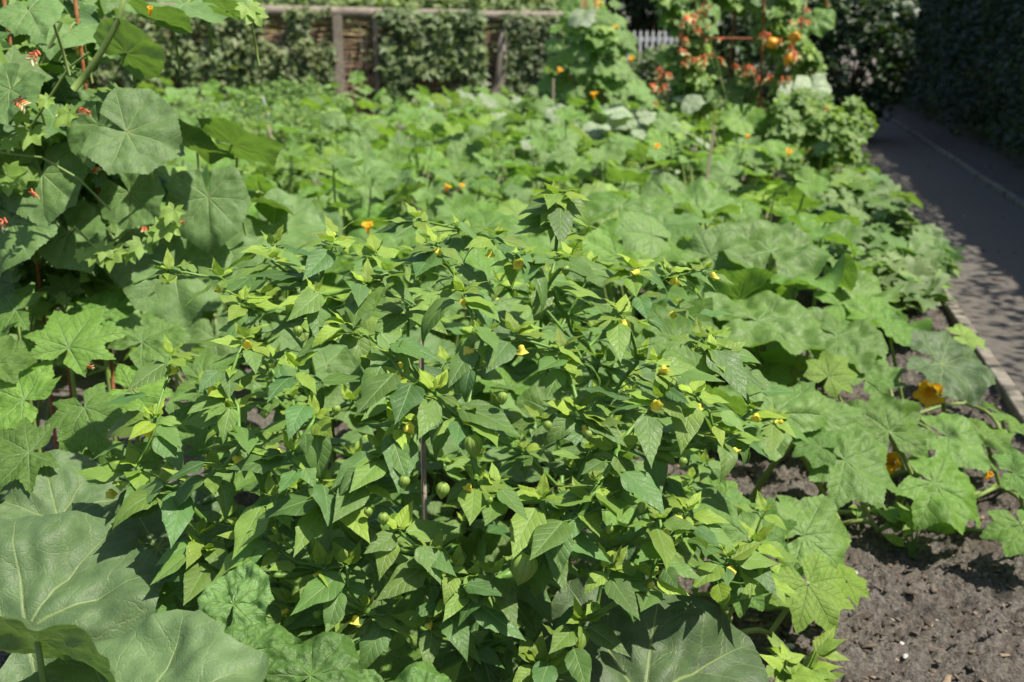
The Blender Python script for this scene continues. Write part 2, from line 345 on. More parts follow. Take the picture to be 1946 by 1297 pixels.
BL = [fix_up(blade(i, wr=random.uniform(.40, .54), teeth=random.choice((.02, .04, .07)), nu=18, nv=8, tipc=random.uniform(1.15, 1.35), droop=random.uniform(0, 1.2), fold=random.uniform(.05, .5), wave=random.uniform(.01, .035))) for i in range(10)]
BY = [fix_up(blade(50 + i, wr=random.uniform(.40, .52), droop=random.uniform(-.3, .5), fold=random.uniform(.4, .9), nu=14, nv=6, wave=.04, teeth=.05)) for i in range(5)]
SM = [fix_up(blade(90 + i, wr=.55, droop=.5, fold=.4, nu=5, nv=2, teeth=0)) for i in range(4)]
IV = [fix_up(palm(200 + i, 'ivy', rings=2, seg=1, wave=.15, crum=.1)) for i in range(4)]
TINY = [fix_up(blade(120 + i, wr=.5, droop=.6, fold=.5, nu=3, nv=2, teeth=0)) for i in range(4)]

# ------------------------------------------------------------------ the setting
# ground sheet
gm = MB(); gm.add([(-150, -60, -.06), (150, -60, -.06), (150, 200, -.06), (-150, 200, -.06)], [[0, 1, 2, 3]])
g = gm.obj('ground', M['soil'], smooth=False); g['kind'] = 'structure'
# soil bed with real lumps (fine near the camera, coarse further off)
def lump(q):
    return 1.1 * noise.noise(q * 3.1) + .8 * noise.noise(q * 9) + .5 * abs(noise.noise(q * 21 + Vector((0, 0, 5)))) - .3 * abs(noise.noise(q * 33)) + .5 * noise.noise(q * 61) + .4 * noise.noise(q * 115)
def soil_patch(name, s0, s1, u0, u1, du, amp):
    ns, nu = int((s1 - s0) / du), int((u1 - u0) / du); V = []
    for i in range(ns + 1):
        for j in range(nu + 1):
            s = s0 + (s1 - s0) * i / ns; u = u0 + (u1 - u0) * j / nu; p = path(s, u)
            q = Vector((p.x, p.y, 0)); z = amp * lump(q)
            z *= min(1, max(.15, (-u + .05) / .25)) if u1 <= 0.01 else 1
            V.append((p.x, p.y, z + .002))
    n = nu + 1
    Fq = [[i * n + j, i * n + j + 1, (i + 1) * n + j + 1, (i + 1) * n + j] for i in range(ns) for j in range(nu)]
    V = np.array(V); Fq = np.array(Fq); a, b, c = V[Fq[0, 0]], V[Fq[0, 1]], V[Fq[0, 2]]
    if np.cross(b - a, c - a)[2] < 0: Fq = Fq[:, ::-1].copy()
    o = qobj(name, V, Fq, M['soil']); o['kind'] = 'structure'; return o
soil_patch('soil', -3.2, 3.2, -2.6, -.03, .0072, .034)
soil_patch('soil', 3.2, 16, -11, -.03, .09, .030)
soil_patch('soil', -3.2, 3.2, -6.0, -2.6, .06, .030)
soil_patch('verge', -4, 26, 1.12, 4.0, .09, .03)
# path and edgings
def strip(name, s0, s1, u0, u1, z, mat, n=60):
    V = []; 
    for i in range(n + 1):
        s = s0 + (s1 - s0) * i / n
        for u in (u0, u1): V.append(tuple(path(s, u, z)))
    o = qobj(name, V, [[2 * i, 2 * i + 1, 2 * i + 3, 2 * i + 2] for i in range(n)], mat, smooth=False); o['kind'] = 'structure'; return o
strip('path', -6, 34, .0, 1.06, .012, M['asphalt'])
def edging(u, w, z, s0, s1, step, label):
    t = thing('path_edging', label, 'edging', path(s0, u))
    s = s0; k = 0
    while s < s1:
        b = MB(); L_ = step * random.uniform(.97, 1.0); jit = random.uniform(-.006, .006); zz = z + random.uniform(-.005, .006)
        V = []
        ns = 14
        for i in range(ns + 1):
            for du, dz in ((-w / 2, -.08), (-w / 2, -.004), (-w / 2 + .004, 0), (w / 2 - .004, 0), (w / 2, -.004), (w / 2, -.08)):
                p = path(s + L_ * i / ns, u + du + jit + .003 * noise.noise(Vector((s + i, u * 9, 0))), zz + dz + (.003 * noise.noise(Vector((i * .7, k, du * 30))) if dz > -.05 else 0)); V.append(tuple(p - t.location))
        Fq = [[i * 6 + j, i * 6 + j + 1, (i + 1) * 6 + j + 1, (i + 1) * 6 + j] for i in range(ns) for j in range(5)] + [[0, 1, 4, 5], [1, 2, 3, 4], [ns * 6, ns * 6 + 1, ns * 6 + 4, ns * 6 + 5], [ns * 6 + 1, ns * 6 + 2, ns * 6 + 3, ns * 6 + 4]]
        b.add(V, Fq); b.obj('edging_board', M['edgestrip'] if u < 0 else M['kerb'], t, smooth=False); s += step; k += 1
edging(-.035, .055, .045, -5, 30, 1.9, 'straight pale edging strip between the planting and the left side of the path')
edging(1.10, .06, .05, -5, 32, .95, 'low concrete kerb on the hedge side of the path')
# debris on the soil
inst = []
def chipT(i):
    r = random.Random(i); V = []; n = 6
    for k, (rr, z) in enumerate(((.25, -.35), (1, -.1), (.85, .25), (.2, .42))):
        for j in range(n): a = 2 * math.pi * j / n + k * .2; q = rr * r.uniform(.65, 1.2); V.append((q * math.cos(a), q * math.sin(a) * .7, z * r.uniform(.6, 1.1)))
    Fq = [[k * n + j, k * n + (j + 1) % n, (k + 1) * n + (j + 1) % n, (k + 1) * n + j] for k in range(3) for j in range(n)] + [[18, 19, 20, 21], [18, 21, 22, 23]]
    return np.array(V), np.array(Fq), np.zeros((len(V), 2))
CH = [chipT(i) for i in range(6)]
def soilz(p, amp=.034):
    q = Vector((p.x, p.y, 0)); return amp * lump(q) + .002
for k in range(30000):
    s = -3.0 + 6.4 * random.random() ** 1.1; u = -2.4 * random.random() ** .8; p = path(s, u); sz = .0022 + .013 * random.random() ** 3.4
    if -.06 < u: continue
    c = random.random(); T = (.09, .078, .067) if c < .42 else (.17, .145, .122) if c < .82 else (.30, .24, .18) if c < .975 else (.5, .47, .42)
    st = random.choice((1, 1, 1, 2.6)); Rm = frame((random.uniform(-.5, .5), random.uniform(-.5, .5), 1), (random.uniform(-1, 1), random.uniform(-1, 1), 0)) @ np.diag([1 / st ** .5, st, 1 / st ** .5])
    if k % 55 == 0: sz = random.uniform(.012, .024); T = (.105, .09, .078)
    if k % 70 == 1: sz = .006; T = (.40, .32, .20); Rm = Rm @ np.diag([.35, 4.5, .35])
    inst.append((Vector((p.x, p.y, soilz(p) + sz * .15)), Rm, sz, random.randrange(6), T))
o = scatter('soil_crumbs', CH, inst, M['chip']); tag(o, 'brown crumbs, chips and grit lying over the bare soil', 'soil crumbs', kind='stuff')
for k, (px, py, sz) in enumerate([(1708, 1226, .017), (1718, 1262, .014), (1625, 1100, .012), (1768, 930, .014), (1500, 1240, .02)]):
    p = atz(px, py); V, Fc, U = CH[k % 6]
    o = qobj('stone', V * sz, Fc, M['stone']); o.location = (p.x, p.y, soilz(p) + sz * .2); o.rotation_euler = (0, 0, k)
    md = o.modifiers.new('s', 'SUBSURF'); md.levels = md.render_levels = 2
    tag(o, ['pale grey stone alone in the middle of the bare soil', 'small stone lying just below the pale grey stone', 'small tan stone beside the tip of the lowest lobed leaf',
            'small stone in the shade under the large leaf by the weed', 'pinkish brown stone beside the seedlings at the lower edge'][k], 'stone', 'stones on the bare soil')
# fallen leaves on path and verge
inst = []
for k in range(420):
    s = random.uniform(-1, 24); u = random.choice((random.uniform(.05, 1.05), random.uniform(1.15, 1.9), random.uniform(1.0, 1.9))); p = path(s, u)
    z = .02 if u < 1.06 else .03 + soilz(p) if True else 0
    inst.append((Vector((p.x, p.y, z)), frame((random.uniform(-.3, .3), random.uniform(-.3, .3), 1), (random.uniform(-1, 1), random.uniform(-1, 1), 0)), random.uniform(.025, .055), random.randrange(4), random.choice(((.32, .17, .07), (.22, .12, .06), (.40, .26, .12)))))
o = scatter('leaf_litter', SM, inst, M['chip']); tag(o, 'dry brown leaves dropped on the path and along the hedge foot', 'leaf litter', kind='stuff')

# ------------------------------------------------------------------ squash leaf meshes shared by the bed
def leafmesh(nm, t, mat, T):
    return qmesh(nm, t[0], t[1], mat, UV=t[2], T=np.tile(np.array(T, float), (len(t[0]), 1)))
LM = {'round': [], 'lobed': [], 'maple': [], 'pale': [], 'pumpkin': [], 'young': [], 'heart': []}
def rt(y=.0, p=.0): return (max(0, y + random.uniform(-.08, .12)), random.uniform(.2, .9), max(0, p + random.uniform(-.1, .1)))
for i in range(9): LM['round'].append(leafmesh('leaf', fix_up(palm(i, 'round', rings=9, cup=random.uniform(-.35, .22), wave=random.uniform(.07, .15), crum=.11)), M['squash'], rt(.12, .06)))
for i in range(5): LM['lobed'].append(leafmesh('leaf', fix_up(palm(20 + i, 'lobed', rings=9, cup=random.uniform(-.3, .15), wave=.11, crum=.09)), M['squash'], rt(.2, .05)))
for i in range(4): LM['young'].append(leafmesh('leaf', fix_up(palm(30 + i, 'lobed', cup=-.12, wave=.09, crum=.06)), M['squash'], rt(.65)))
for i in range(6): LM['maple'].append(leafmesh('leaf', fix_up(palm(40 + i, 'maple', seg=7, cup=random.uniform(-.3, -.05), wave=.07, crum=.09)), M['squash'], rt(.16)))
for i in range(4): LM['pale'].append(leafmesh('leaf', fix_up(palm(60 + i, 'round', cup=-.15, wave=.09, crum=.08)), M['squash'], (0, .6, .75)))
for i in range(5): LM['pumpkin'].append(leafmesh('leaf', fix_up(palm(70 + i, 'huge', rings=16, seg=12, cup=random.uniform(-.2, .05), wave=.11, crum=.13)), M['pumpkin'], rt(.0)))
for i in range(4): LM['heart'].append(leafmesh('leaf', fix_up(palm(80 + i, 'heart', rings=9, seg=7, cup=random.uniform(-.2, .05), wave=.05, crum=.09)), M['pumpkin'], rt(.35)))
LM['wrinkled'] = [leafmesh('leaf', fix_up(palm(180 + i, 'heart', rings=16, seg=11, cup=random.uniform(-.35, -.1), wave=.09, crum=.22)), M['wrinkled'], rt(.1)) for i in range(4)]
LM['cup'] = [leafmesh('leaf', fix_up(palm(140 + i, 'round', rings=14, seg=8, cup=random.uniform(-.45, .3), wave=random.uniform(.14, .2), crum=.17)), M['squash'], rt(.1)) for i in range(8)]
LM['cuplobed'] = [leafmesh('leaf', fix_up(palm(150 + i, 'lobed', rings=14, seg=8, cup=random.uniform(-.4, .15), wave=random.uniform(.10, .17), crum=.14)), M['squash'], rt(.12)) for i in range(8)]
def put_leaf(root, kind, pos, n, tip, rad, i=None, asp=1.0):
    me = LM[kind][random.randrange(len(LM[kind])) if i is None else i % len(LM[kind])]
    o = bpy.data.objects.new('leaf', me); link(o, root)
    A = frame(n, tip) * rad; A = A @ np.diag([asp * random.uniform(.92, 1.1), 1, 1])
    m4 = Matrix([[*A[0], pos.x - root.location.x], [*A[1], pos.y - root.location.y], [*A[2], pos.z - root.location.z], [0, 0, 0, 1]])
    o.matrix_local = m4; return o
def curve(a, b, bend, k=6):
    return [a.lerp(b, t / k) + bend * math.sin(math.pi * t / k) for t in range(k + 1)]
def tiltn(ax=0., ay=-.3, sp=.35): return (ax + random.gauss(0, sp), ay + random.gauss(0, sp * 1.25), 1)

def flower_v(op=1.0, seed=0):
    r = random.Random(seed); V = []; n = 30; rg = [(.10, 0), (.14, .25), (.22, .5), (.42, .78), (.80, .98), (1.02, .96)]
    for k, (rr, z) in enumerate(rg):
        for j in range(n):
            a = 2 * math.pi * j / n; pt = .5 + .5 * math.cos(5 * a); q = rr * (1 + (.28 * pt - .14) * (k / 5) ** 2) * (op if k > 2 else 1)
            V.append((q * math.cos(a), q * math.sin(a), z * 1.1 + (.10 * math.sin(10 * a + 1) + r.uniform(-.05, .05)) * (k / 5) ** 2))
    return V, [[k * n + j, k * n + (j + 1) % n, (k + 1) * n + (j + 1) % n, (k + 1) * n + j] for k in range(len(rg) - 1) for j in range(n)]
FLM = [qmesh('flower', *flower_v(o_, i), M['orange'], UV=np.zeros((180, 2)), T=np.full((180, 3), .5)) for i, o_ in enumerate((1.0, .55, .3))]
def put_flower(root, pos, size, k=0, n=None, label=None):
    o = bpy.data.objects.new('flower', FLM[k]); link(o, root); A = frame(n or (random.uniform(-.6, .6), random.uniform(-.8, .2), 1), (1, 0, 0)) * size
    o.matrix_local = Matrix([[*A[0], pos.x - root.location.x], [*A[1], pos.y - root.location.y], [*A[2], pos.z - root.location.z], [0, 0, 0, 1]])
    if label: o['label'] = label
    return o

# ------------------------------------------------------------------ hero leaves: plants close enough to know leaf by leaf
# (plant, kind, px, py, Y metres away, width px, tip azimuth deg (0 right, 90 away, -90 nearer), normal, asp)
PL = {}
def plant(key, label, base, cat='squash plant', name='squash_plant', group=None):
    t = thing(name, label, cat, base, group); PL[key] = [t, MB(), []]; return t
plant('big', 'pumpkin plant with huge matt grey green leaves at the lower left', (-1.0, 1.75, 0), 'pumpkin plant', 'pumpkin_plant')
plant('wrinkle', 'low plant with glossy puckered round leaves at the foot of the ground cherry', (-.5, 1.5, 0), 'leafy plant', 'leafy_plant')
plant('right', 'pumpkin plant whose single torn edged leaf lies over the soil at the lower middle right', (.25, 1.8, 0), 'pumpkin plant', 'pumpkin_plant')
plant('maple', 'squash plant with pointed saw edged lobed leaves left of the ground cherry', (-1.15, 2.6, 0), 'squash plant', 'squash_plant')
plant('climb', 'climbing gourd with big smooth rounded leaves on the support at upper left', (-1.5, 3.0, 0), 'climbing gourd', 'gourd_vine')
plant('trail', 'trailing squash with notched leaves and long stalks above the bare soil', (1.75, 2.75, 0), 'squash plant', 'squash_plant')
plant('trailb', 'squash vine with bright green lobed leaves reaching onto the soil beside the ground cherry', (.35, 2.1, 0), 'squash plant', 'squash_plant')
plant('mid', 'squash plant with very broad creased leaves right behind the ground cherry', (1.1, 3.9, 0), 'squash plant', 'squash_plant')
plant('edge', 'squash plant with a dull dark leaf hiding an orange flower by the path edging', (1.75, 3.3, 0), 'squash plant', 'squash_plant')
HERO = [
 # lower left giants
 ('big', 'pumpkin', 50, 1195, 1.34, 540, 78, (.12, -.62, 1), 1), ('big', 'pumpkin', 250, 1420, 1.08, 560, 80, (-.1, -.5, 1), 1),
 ('big', 'pumpkin', 110, 985, 1.75, 330, 40, (.1, -.4, 1), 1), ('big', 'pumpkin', -20, 950, 1.8, 230, 160, (-.3, .3, 1), 1),
 ('big', 'pumpkin', 70, 1215, 1.14, 330, 20, (.25, .75, .6), 1), ('big', 'pumpkin', 300, 1040, 1.65, 300, 0, (.2, -.6, 1), 1),
 ('wrinkle', 'wrinkled', 445, 1150, 1.27, 170, 80, (-.2, -.7, 1), 1), ('wrinkle', 'wrinkled', 470, 1240, 1.20, 180, 30, (.2, -.7, 1), 1), ('wrinkle', 'wrinkled', 590, 1285, 1.18, 190, 60, (0, -.6, 1), 1),
 ('wrinkle', 'wrinkled', 790, 1345, 1.14, 190, 80, (0, -.5, 1), 1), ('wrinkle', 'wrinkled', 680, 1315, 1.2, 130, -20, (.2, -.5, 1), 1), ('wrinkle', 'wrinkled', 330, 1130, 1.42, 150, 120, (0, -.5, 1), 1),
 ('right', 'pumpkin', 1225, 1335, 1.38, 560, 42, (.10, -.55, 1), 1.0),
 # left, saw edged
 ('maple', 'maple', 130, 660, 2.15, 190, 80, (.05, -.8, 1), 1), ('maple', 'cuplobed', 270, 650, 2.3, 170, 60, (0, -.6, 1), 1), ('maple', 'maple', 160, 775, 1.95, 190, -60, (.1, -.7, 1), 1),
 ('maple', 'cuplobed', 45, 760, 2.05, 190, 150, (-.1, -.7, 1), 1), ('maple', 'maple', 55, 860, 1.85, 190, 200, (.1, -.6, 1), 1), ('maple', 'cuplobed', 235, 870, 1.95, 150, -90, (.2, -.6, 1), 1),
 ('maple', 'maple', 30, 590, 2.35, 170, 170, (-.2, -.6, 1), 1), ('maple', 'cuplobed', 250, 740, 2.2, 150, 0, (.2, -.7, 1), 1), ('maple', 'maple', 330, 800, 2.05, 170, -30, (.2, -.5, 1), 1),
 ('maple', 'cuplobed', 190, 600, 2.5, 150, 100, (0, -.6, 1), 1), ('maple', 'maple', 100, 940, 2.0, 180, -100, (0, -.5, 1), 1), ('maple', 'cuplobed', -10, 690, 2.1, 150, 100, (.3, -.6, 1), 1),
 ('maple', 'maple', 380, 720, 2.35, 170, 10, (.1, -.6, 1), 1), ('maple', 'cuplobed', 320, 560, 2.6, 150, 60, (.1, -.7, 1), 1), ('maple', 'maple', 150, 880, 2.1, 160, -20, (.1, -.7, 1), 1),
 # climber, upper left
 ('climb', 'heart', 240, 250, 2.35, 190, -10, (.25, -.75, .6), 1.15), ('climb', 'heart', 185, 235, 2.45, 150, -110, (-.35, -.9, .5), 1), ('climb', 'heart', 395, 375, 2.6, 190, -80, (.15, -.95, .5), 1),
 ('climb', 'heart', 245, 365, 2.55, 160, -60, (-.2, -.9, .6), 1), ('climb', 'heart', 330, 500, 2.6, 230, -75, (.1, -.8, .7), 1.1), ('climb', 'heart', 400, 470, 2.75, 190, -40, (.2, -.8, .7), 1),
 ('climb', 'heart', 260, 440, 2.65, 190, -100, (.0, -.8, .7), 1), ('climb', 'heart', 350, 10, 2.8, 260, 0, (.05, -.30, 1), 1.2), ('climb', 'heart', 240, 100, 2.5, 170, -70, (.3, .7, .55), 1),
 ('climb', 'heart', 440, 275, 2.9, 180, -20, (.3, .6, .9), 1), ('climb', 'heart', 350, 265, 2.9, 170, 20, (.4, .5, .8), 1), ('climb', 'heart', 55, 20, 2.1, 150, -60, (0, -.6, .9), 1),
 ('climb', 'heart', 130, 60, 2.6, 160, -90, (.1, -.3, .9), 1), ('climb', 'heart', 300, 40, 2.6, 150, -50, (.3, .4, .9), 1), ('climb', 'heart', 20, 170, 2.3, 170, -120, (-.2, -.8, .7), 1),
 ('climb', 'heart', 80, 330, 2.45, 190, -80, (.1, -.9, .6), 1), ('climb', 'heart', 20, 420, 2.4, 200, -100, (-.1, -.8, .7), 1), ('climb', 'heart', 130, 440, 2.5, 170, -60, (.1, -.8, .7), 1),
 ('climb', 'heart', 520, 430, 3.0, 200, -30, (.2, -.6, .9), 1), ('climb', 'heart', 470, 380, 3.0, 170, -10, (.2, .3, .9), 1), ('climb', 'heart', 430, 20, 2.5, 130, 0, (.2, .3, .9), 1),
 # right side bed edge
 ('mid', 'cup', 1465, 480, 3.6, 240, 80, (.05, -.36, 1), 1.1), ('mid', 'cup', 1440, 612, 3.1, 260, 15, (.1, -.22, 1), 1.1), ('mid', 'cup', 1590, 640, 3.1, 190, -20, (.1, -.25, 1), 1.1),
 ('mid', 'cup', 1510, 545, 3.5, 220, -60, (-.1, .35, 1), 1), ('mid', 'cup', 1330, 400, 4.4, 160, 100, (.2, -.15, 1), 1), ('mid', 'cup', 1180, 390, 4.2, 210, 70, (0, -.3, 1), 1.1),
 ('mid', 'cup', 1620, 560, 3.9, 170, 0, (.2, -.3, 1), 1), ('mid', 'cup', 1330, 560, 3.4, 190, 150, (-.3, -.2, 1), 1), ('mid', 'lobed', 1260, 430, 4.0, 180, 0, (-.2, -.2, 1), 1),
 ('trail', 'cuplobed', 1470, 790, 2.5, 260, 120, (-.05, -.6, 1), 1), ('trail', 'cuplobed', 1545, 790, 2.6, 200, -30, (0, -.65, 1), 1), ('trail', 'young', 1575, 715, 2.85, 120, 60, (0, -.9, 1), 1),
 ('trail', 'cuplobed', 1605, 875, 2.45, 210, -20, (.1, -.55, 1), 1), ('trail', 'cuplobed', 1560, 850, 2.45, 120, 150, (0, -.55, 1), 1), ('trail', 'cuplobed', 1690, 820, 2.6, 190, 90, (.05, -.8, 1), 1), ('trail', 'cuplobed', 1645, 720, 2.95, 150, 60, (0, -.5, 1), 1),
 ('trail', 'cuplobed', 1775, 920, 2.45, 210, -30, (.15, -.6, 1), 1), ('trail', 'cuplobed', 1800, 830, 2.7, 200, -20, (.2, -.3, 1), 1), 
 ('trail', 'cuplobed', 1905, 790, 2.9, 120, 0, (.4, -.1, 1), 1), ('trail', 'cuplobed', 1870, 830, 2.8, 130, -30, (.2, -.3, 1), 1), ('trail', 'cuplobed', 1930, 900, 2.5, 130, 0, (.2, -.6, 1), 1), ('trail', 'cuplobed', 1940, 1000, 2.3, 150, -80, (.1, -.6, 1), 1),
 ('mid', 'cup', 1400, 540, 3.6, 170, 40, (.2, -.1, 1), 1), ('mid', 'cup', 1530, 590, 3.3, 180, -60, (.3, .1, 1), 1), ('mid', 'cup', 1360, 480, 3.9, 170, 190, (-.3, 0, 1), 1), ('mid', 'cuplobed', 1240, 480, 3.5, 170, 30, (.1, -.2, 1), 1), ('mid', 'cup', 1560, 450, 4.1, 170, 20, (.35, -.1, 1), 1), ('mid', 'cup', 1600, 500, 3.8, 150, -70, (.1, .2, 1), 1),
 ('edge', 'pumpkin', 1790, 690, 2.95, 190, -20, (.15, -.45, 1), 1.1), ('edge', 'cup', 1690, 620, 3.4, 150, -30, (.2, -.3, 1), 1), ('edge', 'lobed', 1660, 605, 3.6, 140, 60, (0, -.3, 1), 1), ('edge', 'young', 1830, 640, 3.6, 90, 0, (.1, -.3, 1), 1),
 ('trailb', 'cuplobed', 1420, 1020, 2.1, 190, 100, (.1, -.6, 1), 1), ('trailb', 'cuplobed', 1525, 1020, 2.12, 220, 20, (.15, -.75, 1), 1), ('trailb', 'young', 1535, 1110, 1.98, 190, -70, (.05, -.75, 1), 1), ('trailb', 'young', 1608, 1105, 2.05, 95, -30, (.2, -.6, 1), 1),
 ('trailb', 'cuplobed', 1410, 1110, 1.95, 120, -100, (0, -.7, 1), 1), ('trailb', 'cuplobed', 1350, 960, 2.2, 150, 120, (0, -.6, 1), 1), ('trailb', 'young', 1470, 1010, 2.3, 110, 120, (0, -.6, 1), 1),
]
plant('under', 'broad squash leaves seen through the stems low inside the ground cherry', (-.45, 2.45, 0))
for i in range(64):
    a = random.uniform(0, 6.28); q = math.sqrt(random.random()); X_, Y_ = -.15 + .85 * q * math.cos(a), 2.25 + .62 * q * math.sin(a)
    if pathu(X_, Y_) > -1.2 and Y_ < 2.5: continue
    z_ = random.uniform(.06, .20) + max(0, Y_ - 2.2) * .55; v_ = Vector((X_, Y_, z_ - H)); rr_ = v_.dot(Vector((0, math.sin(PITCH), math.cos(PITCH)))) / v_.dot(Vector((0, math.cos(PITCH), -math.sin(PITCH))))
    HERO.append(('under', random.choice(('round', 'lobed', 'heart')), 973 + F * X_ / v_.dot(Vector((0, math.cos(PITCH), -math.sin(PITCH)))), 648.5 - F * rr_, Y_, random.uniform(140, 220), random.uniform(0, 360), (random.gauss(.1, .2), random.gauss(-.4, .2), 1), 1))
fw = Vector((0, math.cos(PITCH), -math.sin(PITCH)))
for key, kind, px, py, Y, wpx, az, n, asp in HERO:
    t, mb, st = PL[key]; p = aty(px, py, Y); depth = (p - Vector((0, 0, H))).dot(fw); rad = wpx / F * depth / 2 / 1.0
    tip = Vector((math.cos(R(az)), math.sin(R(az)), -.15)); p.z = max(p.z, .05)
    o = put_leaf(t, kind, p, n, tip, rad, asp=asp)
    b = Vector(t.location); q = p.lerp(Vector((b.x, b.y, 0)), .22 if p.z < .5 else .10); q.z = .03
    if key == 'climb': q = p + Vector((random.uniform(-.05, .05), .16, -.13))
    st.append(q)
    pts = curve(q, p - Vector((0, 0, .004)), Vector((0, 0, .05)) + (b - p).normalized() * -.03)
    rr = (.0035 + rad * .018) * (.6 if key == 'climb' else 1); mb.tube([v - b for v in pts], [rr * (1.25 - .5 * i / 6) for i in range(7)], 6)
    if key == 'big' and False: pass
for key, (t, mb, st) in PL.items():
    b = Vector(t.location)
    if key == 'climb':
        pass
    elif len(st) > 1:
        # ground runners: join stalk feet in order of distance from the base
        st = sorted(st, key=lambda v: (v - b).length); done = [b]
        for q in st:
            a = min(done, key=lambda v: (v - q).length); mb.tube([v - b for v in curve(a, q, Vector((.02, 0, .02)), 5)], .007, 6); done.append(q)
    if key == 'climb':
        for x0 in (-1.5, -1.25, -1.75):
            pts = [Vector((x0 + .08 * math.sin(i * 1.1 + x0 * 5), 2.95 - .02 * i + .05 * math.cos(i * 1.3), .0 + .17 * i)) - b for i in range(11)]; mb.tube(pts, .008, 6)
    mb.obj('stem', M['vine'], t)
# the long pale vine on the soil with its raised stalks
t, _, _ = PL['trail']; b = Vector(t.location); mb = MB()
run = [atz(x, y, .025) for x, y in ((1330, 955), (1400, 958), (1480, 965), (1560, 973), (1640, 975), (1720, 972), (1800, 960), (1880, 930), (1946, 900))]
mb.tube([v - b for v in run], [.008] * 9, 8)
for (a, c, zc, Y) in (((1425, 955), (1505, 845), .25, 2.6), ((1545, 975), (1590, 900), .2, 2.5), ((1335, 940), (1390, 860), .25, 2.6), ((1700, 972), (1745, 900), .2, 2.5), ((1500, 740), (1525, 660), .3, 3.1)):
    A = atz(*a, .03) if a[1] > 800 else aty(a[0], a[1], Y); C_ = aty(c[0], c[1], Y); mb.tube([v - b for v in curve(A, C_, Vector((0, 0, .02)), 4)], [.010, .010, .009, .009, .008], 8)
mb.obj('runner', M['vine'], t)
p = aty(1770, 728, 2.9); put_flower(PL['edge'][0], p, .075, 1, (-.35, -.75, -.12)); 
p = aty(1720, 745, 2.9); put_flower(PL['edge'][0], Vector((p.x, p.y, .07)), .06, 1, (-.6, -.7, .3))
p = aty(1873, 912, 2.5); put_flower(PL['trail'][0], p, .028, 2)
p = aty(560, 470, 2.9); put_flower(PL['climb'][0], aty(285, 30, 2.4), .02, 2)

# ------------------------------------------------------------------ the squash bed behind
k = 0; bed_f = [(845, 365, 5.3, .045), (875, 360, 5.4, .035), (1280, 380, 4.4, .035), (1495, 297, 6.3, .05), (1420, 268, 7.3, .05), (1495, 425, 4.1, .04), (700, 445, 3.8, .05), (1245, 285, 7, .05), (1130, 190, 11, .09), (1240, 170, 12, .07), (1200, 120, 12, .08), (1060, 145, 12.3, .1)]
beds = []
ys = 2.9
while ys < 15.2:
    step = .80 + ys * .045; x0 = -(973 / F) * ys * 1.08 - .3; x = x0 + random.uniform(0, .4)
    while True:
        X, Yy = x + random.uniform(-.15, .15), ys + random.uniform(-.15, .15)
        u = pathu(X, Yy)
        if u > (-.28 if Yy > 6.2 else -.8): break
        beds.append((X, Yy, u)); x += step
    ys += step * .8
DESC = {}
PALE = {}
for px_, Y_ in ((1215, 9.6), (1150, 8.9), (1255, 9.0), (900, 12.8)):
    q_ = ((px_ - 973) / F * Y_, Y_); beds.append((*q_, pathu(*q_))); PALE[q_] = 1
